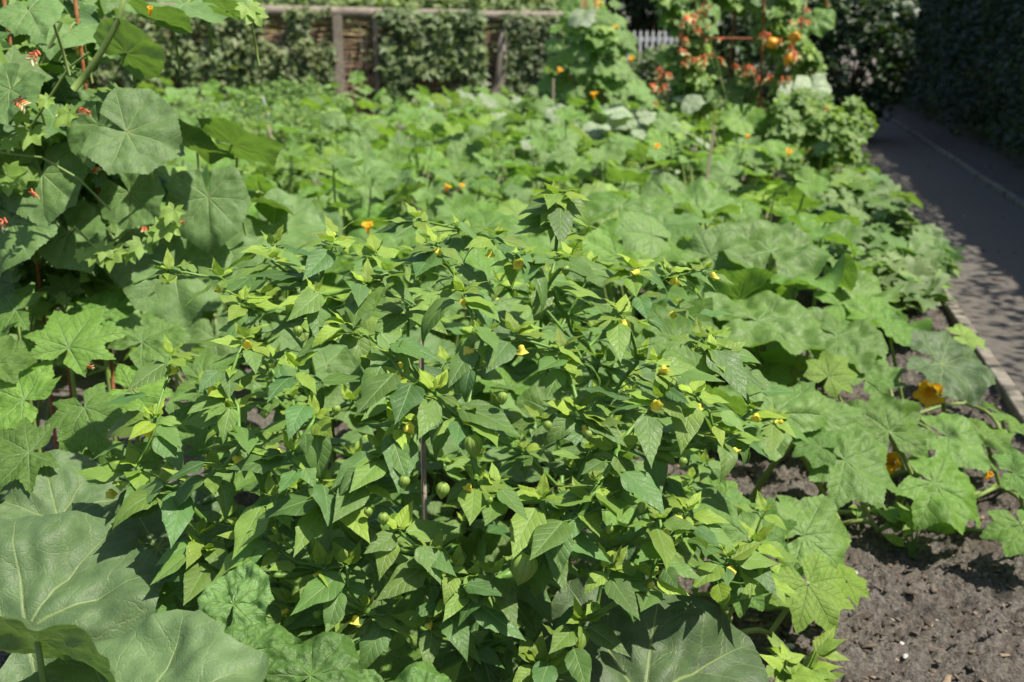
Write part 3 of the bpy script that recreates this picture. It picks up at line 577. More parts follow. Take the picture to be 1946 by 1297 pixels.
for (X, Yy, u) in beds:
    scr = (X / Yy) * F + 973
    if Yy < 3.2 and scr < 480: continue
    pale = (X, Yy) in PALE
    low = u > -1.0
    side = 'by the path edge' if low else 'near the left support' if scr < 620 else 'in the open middle of the bed' if scr < 1150 else 'before the rusty support'
    dd = 'nearest rows' if Yy < 5 else 'middle rows' if Yy < 8.5 else 'far rows'
    lab = ('squash plant with silvery white leaves, %s, %s' % (dd, side)) if pale else ('leafy green squash plant in the %s, %s' % (dd, side))
    t = thing('squash_plant', lab, 'squash plant', (X, Yy, 0), ('pale ' if pale else '') + 'squash plants in the %s %s' % (dd, side))
    nl = random.randint(25, 30) if Yy < 7.5 else random.randint(20, 25)
    mb = MB(); hgt = (.50 + random.uniform(-.08, .12)) * (1 if u < -1.1 else .62 if u < -.6 else .42); kinds = ['round'] * 5 + ['lobed'] * 3 + ['young']
    if random.random() < .3: kinds = ['lobed'] * 4 + ['young'] * 2
    if random.random() < .12: kinds = ['round', 'heart', 'lobed', 'round']
    if pale: kinds = ['pale'] * 4 + ['round']; hgt = .66
    spread = .56 + Yy * .022
    for j in range(nl):
        a = j * 2.39996 + X; rr = spread * math.sqrt((j + .6) / nl) * random.uniform(.8, 1.1)
        q = Vector((X + rr * math.cos(a), Yy + rr * math.sin(a), hgt * (1.05 - .45 * (rr / spread) ** 2) * random.uniform(.5, 1.3)))
        lim = -.10 if q.y > 6 else -.30
        if pathu(q.x, q.y) > lim: q -= PN * (pathu(q.x, q.y) - lim + random.uniform(0, .15))
        if ((q.x + .1) / .8) ** 2 + ((q.y - 1.85) / .85) ** 2 < 1: continue
        rad = random.uniform(.09, .17) * (1.0 if u < -.7 else .8)
        put_leaf(t, random.choice(kinds), q, tiltn(.14, -.12, .40), (math.cos(a), math.sin(a), 0), rad)
        if Yy < 9: mb.tube([v - Vector((X, Yy, 0)) for v in curve(Vector((X + rr * .45 * math.cos(a), Yy + rr * .45 * math.sin(a), .03)), q, Vector((math.cos(a) * .03, math.sin(a) * .03, .03)), 4)], [.008, .007, .006, .005, .005], 5)
    for j in range(6):
        a = j * 1.05 + Yy; q = Vector((X + .36 * math.cos(a), Yy + .36 * math.sin(a), random.uniform(.08, .2)))
        if pathu(q.x, q.y) > -.35 or ((q.x + .1) / .8) ** 2 + ((q.y - 1.85) / .85) ** 2 < 1: continue
        put_leaf(t, random.choice(kinds), q, tiltn(0, -.1, .25), (math.cos(a), math.sin(a), 0), random.uniform(.15, .2))
    if Yy >= 9: mb.tube([Vector((0, 0, 0)), Vector((.05, 0, .2)), Vector((.02, .05, hgt * .8))], [.012, .01, .008], 5)
    mb.obj('stem', M['vine'], t)
    # tendrils and growing tips
    for (fx, fy, fY, fs) in bed_f:
        p = aty(fx, fy, fY)
        if (p.xy - Vector((X, Yy))).length < .62 and (fx, fy) not in DESC:
            DESC[(fx, fy)] = 1; put_flower(t, p + Vector((0, 0, 0.0)), fs * .8, 1)

# ------------------------------------------------------------------ the ground cherry bush in front
CEN = Vector((-.12, 1.86, .44)); RAD = Vector((.68, .52, .60))
TIPS = [(1062,372),(1060,408),(834,466),(944,453),(991,493),(697,543),(740,520),(981,637),(914,650),(740,683),(830,747),(753,810),(733,857),(1081,490),(1204,513),(1245,693),(1261,760),(1275,523),(1064,667),
 (320,516),(417,530),(464,577),(467,647),(511,496),(521,470),(598,557),(294,797),(437,737),(324,680),(594,797),(464,844),(634,463),(264,887),(314,924),(404,897),(501,1011),(397,1054),(514,947),(614,1078),(384,1020),
 (690,920),(900,914),(937,930),(1031,950),(1134,920),(1111,964),(820,1057),(900,1104),(947,1098),(1151,1084),(1261,990),(1020,1258),(653,1074),(864,1084),(1339,516),(1336,647),(1356,673),(1319,753),(1476,793),(1380,827),(1313,974),(1386,1064),
 (760,1010),(1180,850),(1040,1010),(560,860),(620,950),(1180,600),(880,560),(560,700),(660,620),(1100,780),(880,790),(700,1160),(560,1150),(480,1120),(820,1180),(1100,1180),(1240,1100)]
def shell(px, py):
    o = Vector((0, 0, H)) - CEN; d = ray(px, py).normalized()
    o2 = Vector((o.x / RAD.x, o.y / RAD.y, o.z / RAD.z)); d2 = Vector((d.x / RAD.x, d.y / RAD.y, d.z / RAD.z))
    A, B, C_ = d2.dot(d2), 2 * o2.dot(d2), o2.dot(o2) - 1; D = B * B - 4 * A * C_
    t = (-B - math.sqrt(D)) / (2 * A) if D > 0 else -B / (2 * A)
    return Vector((0, 0, H)) + d * t
tips = []
for i, (x, y) in enumerate(TIPS):
    p = shell(x, y)
    if i < 2: p = aty(x, y, 1.95)
    tips.append((p, True))
# shoots that the front ones hide: the back, the sides and a lower layer
tries = 0
while len(tips) < 210 and tries < 20000:
    tries += 1
    v = Vector((random.gauss(0, 1), random.gauss(0, 1), random.gauss(.35, .8))).normalized(); s = random.choice((.97, .97, .82, .66, .5))
    p = CEN + Vector((v.x * RAD.x, v.y * RAD.y, v.z * RAD.z)) * s
    if p.z < .12: continue
    q = p - Vector((0, 0, H)); sx = 973 + F * q.x / q.dot(fw)
    if all((p - t[0]).length > (.085 if t[1] else .075) for t in tips): tips.append((p, s > .9))
BASE = Vector((-.10, 1.95, 0))
nodes_ = [dict(p=BASE, par=-1, d=0.0), dict(p=BASE + Vector((.01, -.02, .10)), par=0, d=.1)]
for a in (0, 1.3, 2.5, 3.7, 5.0):
    nodes_.append(dict(p=BASE + Vector((.12 * math.cos(a), .12 * math.sin(a), .24)), par=1, d=.27))
chains = []
for p, vis in sorted(tips, key=lambda t: (t[0] - BASE).length):
    best = min(range(1, len(nodes_)), key=lambda i: (p - nodes_[i]['p']).length * (1 + .9 * max(0, nodes_[i]['p'].z + .02 - p.z) * 10) + .30 * nodes_[i]['d'] + (.35 if (p - nodes_[i]['p']).length < .06 else 0))
    a = nodes_[best]['p']; Ls = (p - a).length; k = max(3, int(Ls / .045)); out = (p - CEN); out.z = abs(out.z) * .3 + .15
    cur = best; ch = [best]; rb = Vector((random.uniform(-1, 1), random.uniform(-1, 1), random.uniform(-1, .2))) * Ls * .06
    for j in range(1, k + 1):
        t = j / k; q = a.lerp(p, t) + Vector((0, 0, -Ls * .10 * math.sin(math.pi * t) * (1 if p.z < .7 else -.2))) + rb * math.sin(math.pi * t) + Vector((random.gauss(0, .003), random.gauss(0, .003), 0))
        nodes_.append(dict(p=q, par=cur, d=nodes_[cur]['d'] + Ls / k)); cur = len(nodes_) - 1; ch.append(cur)
    chains.append((ch, vis))
cnt = [0.0] * len(nodes_)
for ch, _ in chains:
    i = ch[-1]
    while i >= 0: cnt[i] += 1; i = nodes_[i]['par']
bush = thing('ground_cherry_plant', 'large bushy ground cherry with pointed leaves, yellow flowers and green husks', 'ground cherry', BASE)
sm = MB()
rad_ = lambda i: min(.0125, .0023 * cnt[i] ** .40 + .0004)
for ch, _ in chains:
    sm.tube([nodes_[i]['p'] - BASE for i in ch], [rad_(ch[min(1, len(ch) - 1)])] + [rad_(i) for i in ch[1:]], 6)
sm.tube([nodes_[0]['p'] - BASE, nodes_[1]['p'] - BASE], [.016, .013], 8)
for i in range(2, 7): sm.tube([nodes_[1]['p'] - BASE, nodes_[i]['p'] - BASE], [.012, .010], 8)
L_in = []; Y_in = []; flowers = []
def leafdir(pos, a=None):
    out = pos - Vector((CEN.x, CEN.y + .05, pos.z)); az = math.atan2(out.y, out.x) + random.gauss(0, .95) if a is None else a
    return Vector((math.cos(az), math.sin(az), 0))
def add_leaf(pos, dr, L, young, pet=.015, up=.0, T=None):
    dr = dr.normalized(); q = pos + dr * pet + Vector((0, 0, pet * .35))
    side = Vector((-dr.y, dr.x, 0)); tipd = dr + Vector((0, 0, up)); nrm = Vector((0, -.12, 1)) + SUN * .25 + side * random.gauss(0, .30) - dr * up * .8
    T = (min(1, max(0, young + random.gauss(0, .07))), random.uniform(.1, .95), max(0, random.gauss(.0, .08)))
    (Y_in if L < .045 else L_in).append((q, frame(nrm, tipd), L * (.86 if L > .06 else 1.0), random.randrange(5 if L < .045 else 10), T))
    if pet > .008: sm.tube([pos - BASE, q - BASE + dr * .002], [.0012, .0009], 4, cap=False)
for ch, vis in chains:
    P = [nodes_[i]['p'] for i in ch]; tip = P[-1]; a0 = random.uniform(0, 6.28); out = tip - CEN
    low = max(0, .6 - tip.z); dd = leafdir(tip)
    # crown of the shoot
    for j in range(random.randint(3, 4)):
        a = a0 + j * 2.1; add_leaf(tip + Vector((0, 0, .004)), leafdir(tip, a), random.uniform(.026, .048), random.uniform(.75, 1.0), .003, random.uniform(.6, 1.9))
    for j in range(random.randint(2, 4)):
        a = a0 + 1 + j * 2.0 + random.uniform(-.4, .4); add_leaf(tip - Vector((0, 0, .006)), leafdir(tip, a), random.uniform(.05, .08), random.uniform(.3, .85) if vis else .3, .008, random.uniform(-.35, .35))
    for j in range(2):
        a = math.atan2(dd.y, dd.x) + (j * 2 - 1) * random.uniform(.5, 1.5); add_leaf(tip - Vector((0, 0, .014)) - dd * .006, leafdir(tip, a), random.uniform(.075, .118), random.uniform(.08, .42), .018, random.uniform(-.85, .1))
    if vis and random.random() < .75: flowers.append(tip + Vector((random.uniform(-.012, .012), -.016, random.uniform(-.02, .004))))
    # along the branch
    s = 0.0
    for i in range(len(P) - 2, 0, -1):
        s += (P[i + 1] - P[i]).length
        for j in range(random.choice((0, 1, 1, 1, 2)) if P[i].z > .1 else 0):
            if (P[i] - BASE).length < .20: continue
            add_leaf(P[i] + Vector((0, 0, -.002)), leafdir(P[i]), random.choice((.055, .07, .08, .085, .095, .105, .125)) * random.uniform(.9, 1.1), random.uniform(.6, .9) if random.random() < .03 else random.uniform(0, .2), random.uniform(.015, .04), random.uniform(-.95, .15))
        if random.random() < .30 and s < .18: add_leaf(P[i], leafdir(P[i]), random.uniform(.03, .06), .5, .01, .5)
for x_, y_ in ((1062, 372), (1058, 408), (1064, 432)):
    p_ = aty(x_, y_, 1.93)
    for j_ in range(4): a_ = j_ * 1.6 + y_; add_leaf(p_, Vector((math.cos(a_), math.sin(a_) * .8, 0)), random.uniform(.06, .095), random.uniform(.4, .8), .012, random.uniform(-.35, .1))
print('bush leaves', len(L_in), len(Y_in))
org = [((q - BASE), m, L, k, T) for q, m, L, k, T in L_in]
yo = [((q - BASE), m, L, k + 10, T) for q, m, L, k, T in Y_in]
scatter('foliage', BL + BY, org + yo, M['physalis'], bush)
sm.obj('stem', M['stem'], bush)
def bell(n=10):
    V = []; rg = [(.12, 0), (.42, .12), (.5, .45), (.62, .8), (1.0, 1.0)]
    for k, (r_, z) in enumerate(rg):
        for j in range(n): a = 2 * math.pi * j / n; q = r_ * (1 + .12 * math.cos(5 * a) * k / 4); V.append((q * math.cos(a), q * math.sin(a), -z * 1.1))
    return V, [[k * n + j, k * n + (j + 1) % n, (k + 1) * n + (j + 1) % n, (k + 1) * n + j] for k in range(4) for j in range(n)]
bm_ = qmesh('flower', *bell(), M['yellow'], UV=np.zeros((50, 2)), T=np.full((50, 3), .5))
bud = qmesh('flower_bud', np.array(bell()[0]) * (.8, .8, 1.2) * np.array([1, 1, 1]), bell()[1], M['husk'], UV=np.zeros((50, 2)), T=np.full((50, 3), .5))
random.shuffle(flowers)
for p in flowers[:95]:
    o = bpy.data.objects.new('flower', bm_); link(o, bush); o.location = p - BASE; sc = random.uniform(.0075, .0115)
    o.scale = (sc, sc, sc * 1.15); o.rotation_euler = (random.gauss(-.6, .6), random.gauss(0, .6), random.uniform(0, 6))
def husk_v(n=40, m=14):
    V = []; UV = []
    for k in range(m + 1):
        t = k / m; prof = (math.sin(math.pi * min(1, t * 1.02 + .02) ** .72)) ** .75 * .5 if t < 1 else .01
        prof = max(prof, .012)
        for j in range(n):
            a = 2 * math.pi * j / n; q = prof * (1 - .10 * (1 - abs(math.cos(5 * a)))); V.append((q * math.cos(a), q * math.sin(a), -t * 1.12 + .03 * math.sin(math.pi * t * .5))); UV.append((j / n, t))
    return V, [[k * n + j, k * n + (j + 1) % n, (k + 1) * n + (j + 1) % n, (k + 1) * n + j] for k in range(m) for j in range(n)], UV
hv = husk_v(); hm = qmesh('husk', hv[0], hv[1], M['husk'], UV=hv[2], T=np.full((len(hv[0]), 3), .5))
HUSK = [(896, 826, 44), (843, 918, 32), (1003, 1052, 62), (565, 620, 22), (955, 745, 24), (1119, 818, 18), (602, 1160, 24), (728, 975, 26), (698, 966, 20), (1222, 955, 22), (770, 905, 26), (1270, 505, 14), (1075, 505, 20), (1113, 515, 14), (930, 945, 16), (640, 770, 20), (1040, 800, 20), (1160, 1000, 18), (500, 780, 18), (1300, 870, 20)]
for x, y, wpx in HUSK:
    p = shell(x, y); p = p - ray(x, y).normalized() * .045; dz = (p - Vector((0, 0, H))).dot(fw); s = wpx * .92 / F * dz
    o = bpy.data.objects.new('husk', hm); link(o, bush); o.location = p - BASE; o.scale = (s * .92, s * .92, s * 1.12); o.rotation_euler = (random.uniform(-.25, .25), random.uniform(-.25, .25), random.uniform(0, 6))
    if wpx > 60: o['label'] = 'largest husk, low in the front of the bush'
# wooden canes in the bush
b = MB(); A, B = aty(800, 650, 1.95), aty(803, 900, 2.0); b.tube([Vector((B.x, B.y, 0)), A], [.0055, .0055], 8)
o = b.obj('garden_cane', M['wood'], origin=(B.x, B.y, 0)); tag(o, 'brown cane standing upright inside the middle of the ground cherry', 'garden cane')
# clear leaves of the bed that would stand in the bush: none placed there

# ------------------------------------------------------------------ seedlings and weed on the soil
def seedling(px, py, Y, n, L, label, seed, ylw=.6, wr=None):
    random.seed(seed); p = aty(px, py, Y); g0 = Vector((p.x, p.y, 0)); p.z = max(p.z, .12); t = thing('seedling' if ylw > .5 else 'weed', label, 'seedling' if ylw > .5 else 'weed', g0)
    mb = MB(); I = []
    for k in range(n):
        a = random.uniform(0, 6.28); h_ = (p.z) * random.uniform(.35, 1.0); r_ = L * random.uniform(.2, .9)
        q = Vector((r_ * math.cos(a), r_ * math.sin(a), max(.02, h_))); mb.tube(curve(Vector((random.uniform(-.01, .01), 0, 0)), q, Vector((0, 0, .01)), 3), [.002, .0018, .0015, .001], 5)
        for j in range(3):
            aa = a + random.uniform(-1.4, 1.4); d_ = Vector((math.cos(aa), math.sin(aa), random.uniform(-.3, .5)))
            I.append((q, frame(Vector((random.gauss(0, .2), -.3, 1)) - d_ * .3, d_), L * random.uniform(.5, 1.0), random.randrange(10), (max(0, ylw + random.gauss(0, .15)), random.uniform(.3, .9), 0)))
    scatter('foliage', BL, I, M['physalis'], t); mb.obj('stem', M['stem'], t)
seedling(1735, 1045, 2.42, 12, .07, 'small rosette weed with oblong leaves alone on the bare soil', 3, .45)
seedling(1632, 1000, 2.55, 3, .04, 'tiny weed sprout standing beside the pale vine on the soil', 4, .4)
seedling(1520, 1225, 1.75, 9, .075, 'pale green ground cherry seedling on the soil right of the big torn leaf', 5)
seedling(1470, 1275, 1.6, 8, .07, 'ground cherry seedling at the lower edge, before the taller seedling', 6, .62)
seedling(1330, 1285, 1.40, 4, .06, 'young ground cherry shoot growing through the torn pumpkin leaf', 7, .52)
random.seed(11)

# ------------------------------------------------------------------ flowering vines (small leaves, red and cream sprays)
def spray_mesh(seed):
    r = random.Random(seed); b = MB(); n = 9
    for i in range(n):
        t = i / n; s = -1 if i % 2 else 1; a0 = Vector((0, 0, -t * .55)); d = Vector((s * (.25 + .1 * t), r.uniform(-.15, .15), -.12 - .10 * t))
        T = (.93, .24, .13) if t < .35 else (.96, .50, .18) if t < .65 else (.94, .82, .48)
        b.tube([a0, a0 + d * .45, a0 + d * .8, a0 + d], [.02, .055, .05, .015], 6, T)
    b.tube([Vector((0, 0, .15)), Vector((0, 0, -.6))], [.012, .008], 5, (.25, .35, .08)); return b
M['spray'] = plain('spray_petal', (.85, .85, .85), (1, 1, 1), 30, .5, .1, .001, .3, tint=True)
SPR = []
for i in range(4):
    b = spray_mesh(i); o_ = qmesh('flower_spray', np.vstack(b.v), np.vstack(b.f), M['spray'], UV=np.vstack(b.uv), T=np.vstack(b.t)); SPR.append(o_)
TRI = [fix_up(palm(300 + i, 'maple', rings=4, seg=2, wave=.10, crum=.1)) for i in range(4)]
def flower_vine(label, base, pts, sprays, nleaf, lsz, young, seed, spr=.07, strands=10):
    """pts: list of (centre, radius) blobs the vine fills"""
    rr = random.Random(seed); t = thing('flowering_vine', label, 'flowering vine', base); b0 = Vector(base); I = []; mb = MB()
    for _ in range(nleaf):
        c, r_ = rr.choice(pts); v = Vector((rr.gauss(0, 1), rr.gauss(0, 1), rr.gauss(0, 1))).normalized() * r_ * rr.uniform(.45, 1) ; p = c + v
        if p.z < .04: continue
        az = rr.uniform(0, 6.28); d = Vector((math.cos(az), math.sin(az), rr.uniform(-.9, .1)))
        nn = Vector((v.x * .5 / r_ + .15, v.y * .6 / r_ - .35, .65)) + Vector((rr.gauss(0, .3), rr.gauss(0, .3), 0))
        I.append((p - b0, frame(nn, d), lsz * rr.choice((.45, .6, .8, 1.0, 1.5)) * rr.uniform(.85, 1.15), rr.randrange(4), (min(1, max(0, young + rr.gauss(0, .22))), rr.uniform(.1, .95), max(0, rr.gauss(-.05, .12)))))
    scatter('foliage', TRI, I, M['small'], t)
    for _ in range(strands):
        c, r_ = rr.choice(pts); e = c + Vector((rr.uniform(-1, 1), rr.uniform(-1, 1), rr.uniform(-.3, 1))) * r_ * .8; q = Vector((b0.x + rr.uniform(-.15, .15), b0.y + rr.uniform(-.1, .1), 0))
        mb.tube([v - b0 for v in curve(q, e, Vector((rr.uniform(-.1, .1), rr.uniform(-.1, .1), .05)), 7)], [.004] * 8, 5, cap=False)
    mb.obj('stem', M['vine'], t)
    for (p, s) in sprays:
        o = bpy.data.objects.new('flower_spray', rr.choice(SPR)); link(o, t); o.location = p - b0; o.scale = (s,) * 3; o.rotation_euler = (rr.uniform(-.9, .9), rr.uniform(-.9, .9), rr.uniform(0, 6))
    return t
S_ = lambda x, y, Y, s: (aty(x, y, Y), s)
# left support and its flowering vine
def rod(name, pts, r, mat, parent, T=(0, .5, 0), n=8):
    b = MB(); b.tube([Vector(p) - Vector(parent.location) for p in pts], r, n, T); return b.obj(name, mat, parent)
lb = aty(160, 400, 2.75); sup = thing('plant_support', 'rusty rod support almost hidden by gourd leaves at upper left', 'plant support', (lb.x, lb.y, 0))
for (x, y, Y) in ((150, 60, 2.75), (60, 60, 3.0), (20, 90, 2.6)):
    p = aty(x, y, Y); rod('post', [(p.x - .04, p.y, 0), (p.x, p.y, 1.0), (p.x, p.y, 1.75)], .005, M['rust'], sup)
for z in (.55, 1.15):
    p = aty(150, 300, 2.75); q = aty(20, 300, 2.6); rod('crossbar', [(p.x - .03, p.y, z), (q.x, q.y, z)], .004, M['rust'], sup)
flower_vine('vine with red and cream flower sprays and small leaves on the support at upper left', (-1.55, 2.75, 0),
    [(aty(60, 150, 2.7), .24), (aty(40, 330, 2.7), .28), (aty(150, 420, 2.8), .24), (aty(90, 520, 2.6), .2), (aty(-20, 240, 2.5), .2), (aty(200, 300, 3.0), .2), (aty(100, 30, 2.9), .2), (aty(100, 240, 2.7), .15)],
    [S_(70, 95, 2.25, 0.0504), S_(160, 205, 2.2, 0.0432), S_(30, 190, 2.2, 0.0432), S_(60, 365, 2.3, 0.0396), S_(8, 415, 2.2, 0.0432), S_(150, 85, 2.6, 0.0360), S_(175, 320, 2.5, 0.0324), S_(275, 430, 2.45, 0.0288), S_(350, 420, 2.5, 0.0216),
     S_(165, 695, 2.1, 0.0252), S_(250, 733, 2.05, 0.0252), S_(203, 500, 2.4, 0.0216), S_(225, 60, 2.6, 0.0288), S_(120, 210, 2.4, 0.0288), S_(95, 20, 2.5, 0.0360), S_(20, 45, 2.6, 0.0360)], 620, .058, .30, 21)
# the bright young leaves hanging in front of the gourd leaves
b = MB(); I = []; t = thing('vine_shoot', 'pale young shoots with little heart shaped leaves across the big gourd leaves', 'vine shoot', aty(270, 500, 2.35)); b0 = Vector(t.location)
for x, y in ((250, 478), (268, 462), (185, 478), (200, 470), (320, 430), (330, 400), (300, 440), (215, 480), (160, 480), (470, 12), (480, 25), (20, 270), (60, 250), (90, 190), (130, 215), (45, 215)):
    p = aty(x, y, 2.32); I.append((p - b0, frame((random.gauss(0, .3), -.8, .7), (random.uniform(-.6, .6), -.3, -.8)), random.uniform(.025, .045), random.randrange(4), (random.uniform(.6, .95), .8, .2)))
scatter('foliage', TRI, I, M['small'], t)
for seq in (((140, 430), (190, 480), (250, 490), (310, 460), (330, 400)), ((0, 270), (60, 240), (130, 130), (170, 100)), ((0, 290), (80, 300), (150, 340), (210, 400))):
    b.tube([aty(x, y, 2.34) - b0 for x, y in seq], .003, 6, cap=False)
b.tube([aty(x, y, 2.45) - b0 for x, y in ((140, 170), (165, 140), (195, 95), (225, 40), (240, -20))], [.009, .008, .008, .007, .006], 8)
b.obj('stem', M['vine'], t)

# right: rusty obelisk with gourds and flowering vine
Yo = 9.3; ob = aty(1440, 240, Yo); obx = ob.x
sup = thing('plant_support', 'rusty steel obelisk frame at the right end of the bed, hung with vines', 'plant support', (obx, Yo, 0))
pr = lambda x, y, Y=Yo: aty(x, y, Y)
for (xa, ya, xb, yb, Y) in ((1452, 0, 1443, 250, Yo), (1393, 60, 1384, 170, Yo + .35), (1340, -40, 1330, 220, Yo + .1), (1530, -40, 1535, 220, Yo + .6)):
    A, B = pr(xa, ya, Y), pr(xb, yb, Y); d = (A - B).normalized(); B0 = B - d * (B.z / d.z); top = A + d * .35; rod('post', [B0, B, A, top], .011, M['rust'], sup, n=4)
for (xa, ya, xb, yb) in ((1335, 72, 1505, 75), (1428, 189, 1452, 190), (1343, 190, 1362, 188)):
    rod('crossbar', [pr(xa, ya), pr(xb, yb)], .011, M['rust'], sup, n=4)
gv = thing('gourd_vine', 'climbing gourd bearing small orange fruit on the rusty obelisk', 'gourd vine', (obx + .2, Yo + .2, 0))
def gourd_v():
    V = []; n = 16; m = 10
    for k in range(m + 1):
        t = k / m; pr_ = max(.03, math.sin(math.pi * t) ** .8 * .5)
        for j in range(n): a = 2 * math.pi * j / n; V.append((pr_ * math.cos(a) * (1 + .03 * math.cos(8 * a)), pr_ * math.sin(a) * (1 + .03 * math.cos(8 * a)), -t * 1.05))
    return V, [[k * n + j, k * n + (j + 1) % n, (k + 1) * n + (j + 1) % n, (k + 1) * n + j] for k in range(m) for j in range(n)]
gme = qmesh('gourd', *gourd_v(), M['gourd'], UV=np.zeros((176, 2)), T=np.full((176, 3), .5))
for x, y, wd, hh, rt_ in ((1513, 60, 24, 20, .2), (1480, 76, 20, 24, 1.1), (1502, 96, 17, 28, .2), (1457, 208, 14, 14, 0), (1447, 208, 9, 9, 0)):
    p = pr(x, y, Yo - .1); s = wd / F * Yo; o = bpy.data.objects.new('gourd', gme); link(o, gv); o.location = p - gv.location; o.scale = (s, s, s * hh / wd); o.rotation_euler = (0, rt_, 0)
for k in range(34):
    x, y = random.choice(((1385, 205), (1480, 215), (1400, 185), (1370, 10), (1440, 0), (1510, 60), (1320, 150), (1425, 190))); p = pr(x + random.gauss(0, 32), y + random.gauss(0, 30), Yo + random.uniform(-.05, .7))
    put_leaf(gv, random.choice(('round', 'lobed', 'heart')), p, (random.gauss(.1, .3), -.8, .7), (random.uniform(-1, 1), -.3, -.6), random.uniform(.10, .19))
for (x, y) in ((1470, 235), (1410, 225), (1545, 165), (1520, 175)):
    put_leaf(gv, 'pale' if x > 1500 else 'round', pr(x, y, Yo - .25), (.1, -.9, .7), (0, -.2, -1), .2)
b = MB()
for k in range(5): b.tube([Vector((random.uniform(-.2, .2), .1, 0)), Vector((random.uniform(-.3, .3), .1, .8)), Vector((random.uniform(-.4, .3), .1, 1.7))], .009, 6)
b.obj('stem', M['vine'], gv)
fs = [(1258, 130), (1262, 160), (1270, 140), (1300, 60), (1305, 75), (1310, 110), (1330, 20), (1345, 45), (1320, 38), (1300, 30), (1325, 110), (1340, 115), (1415, 125), (1436, 132), (1443, 145), (1465, 145), (1490, 145), (1500, 145), (1507, 100), (1530, 15), (1540, 40), (1525, 38), (1520, 35), (1453, 60), (1460, 65), (1375, 72), (1480, 75), (1505, 85), (1505, 165), (1530, 180), (1545, 140), (1553, 172), (1545, 210), (1580, 230), (1592, 238), (1570, 5), (1290, 95), (1353, 100), (1335, 60), (1255, 170), (1240, 168), (1250, 195), (1530, 205), (1340, 75), (1350, 10), (1500, 40), (1575, 205), (1295, 45)]
flower_vine('vine covered in red and orange flower sprays over the rusty obelisk', (obx - .1, Yo, 0),
    [(pr(1300 + random.gauss(0, 16), y_, Yo + random.uniform(0, .4)), random.choice((.10, .14, .18))) for y_ in range(-60, 190, 18)] + [(pr(1500 + random.gauss(0, 18), y_, Yo + random.uniform(0, .5)), random.choice((.10, .15, .2))) for y_ in range(-80, 190, 17)] + [(pr(x_, -20 + random.gauss(0, 22), Yo + .4), .18) for x_ in range(1320, 1500, 25)] + [(pr(1340, 170, Yo), .14), (pr(1420, 150, Yo + .1), .07)],
    [S_(x, y, Yo - .15 + random.uniform(-.1, .1), random.uniform(.09, .165)) for x, y in fs[:34] + [(x + random.gauss(0, 14), y + random.gauss(0, 14)) for x, y in fs[:14]]], 1500, .060, .5, 22, strands=26)
flower_vine('low spreading vine with tiny flowers spilling towards the path right of the obelisk', (pr(1560, 220, 9.0).x, 9.0, 0),
    [(pr(1548 + random.gauss(0, 30), 228 + random.gauss(0, 26), 8.4 + random.uniform(-.7, .7)), random.choice((.07, .10, .13, .18))) for _ in range(15)] + [(pr(1600, 285, 7.6), .14), (pr(1640, 230, 9.6), .10), (pr(1625, 205, 10.4), .12)], [S_(x, y, 8.4, .07) for x, y in fs[34:]], 800, .062, .5, 23)
# trailing small leaved plants along the path edge
for k, (x, y, Y, r_) in enumerate([(1640, 335, 6.6, .24), (1690, 390, 5.7, .24), (1740, 440, 5.0, .20), (1715, 500, 4.4, .17), (1640, 430, 5.2, .22), (1700, 475, 4.7, .2), (1590, 370, 6.0, .24), (1770, 460, 4.9, .14)]):
    lab = ['small leaved trailing plant where the bed first meets the path', 'pale leaved trailing plant spilling onto the path edge', 'grey green trailing plant leaning over the path edging', 'trailing plant whose shoots hang over the start of the visible edging', 'small leaved trailing plant one row in from the path',
           'trailing plant tucked behind the plant that hangs over the edging', 'small leaved plant between big squash leaves near the path', 'thin upright shoot standing out over the path'][k]
    r_ *= .82; t = thing('trailing_plant', lab, 'trailing plant', (aty(x, y, Y).x, Y, 0)); I = []; c = aty(x, y, Y); c.z = max(c.z, r_ * .7)
    for j in range(66 if r_ > .12 else 26):
        v = Vector((random.gauss(0, 1), random.gauss(0, 1), abs(random.gauss(0, .7)) - .2)).normalized() * r_ * random.uniform(.3, 1.25); p = Vector((c.x, c.y, c.z * .6)) + v
        if p.z < .03: continue
        az = random.uniform(0, 6.28); I.append((p - t.location, frame((random.gauss(.1, .3), random.gauss(-.3, .3), 1), (math.cos(az), math.sin(az), -.2)), random.choice((.04, .06, .08, .10, .12)) * random.uniform(.8, 1.2), random.randrange(4), (random.uniform(.0, .5), random.uniform(.2, .9), random.uniform(0, .7 if k % 2 else .15))))
    scatter('foliage', TRI, I, M['small'], t); b = MB()
    for j in range(6): b.tube(curve(Vector((0, 0, 0)), Vector((random.uniform(-r_, r_), random.uniform(-r_, r_), r_)), Vector((0, 0, .05)), 4), .003, 5, cap=False)
    b.obj('stem', M['vine'], t)

# ------------------------------------------------------------------ stakes
for (xa, ya, xb, yb, Y, wd, lab) in [(1358, 238, 1347, 315, 5.9, .012, 'pale wooden stake standing among squash leaves left of the obelisk'), (508, 238, 520, 275, 8.6, .012, 'short pale wooden stake leaning in the left of the bed'),
                              (498, 182, 508, 212, 12.0, .012, 'white topped label stake behind the leaning wooden stake'), (1052, 150, 1052, 186, 11.5, .016, 'wooden stake with an orange bloom beside it before the tall vine')]:
    A, B = aty(xa, ya, Y), aty(xb, yb, Y); d = (A - B).normalized(); B0 = B - d * ((B.z + .02) / d.z); b = MB(); b.tube([Vector((0, 0, 0)), A - B0], [wd, wd], 4)
    o = b.obj('stake', M['white'] if xa == 498 else M['stake'], smooth=False); o.location = B0; tag(o, lab, 'stake', 'stakes in the squash bed')

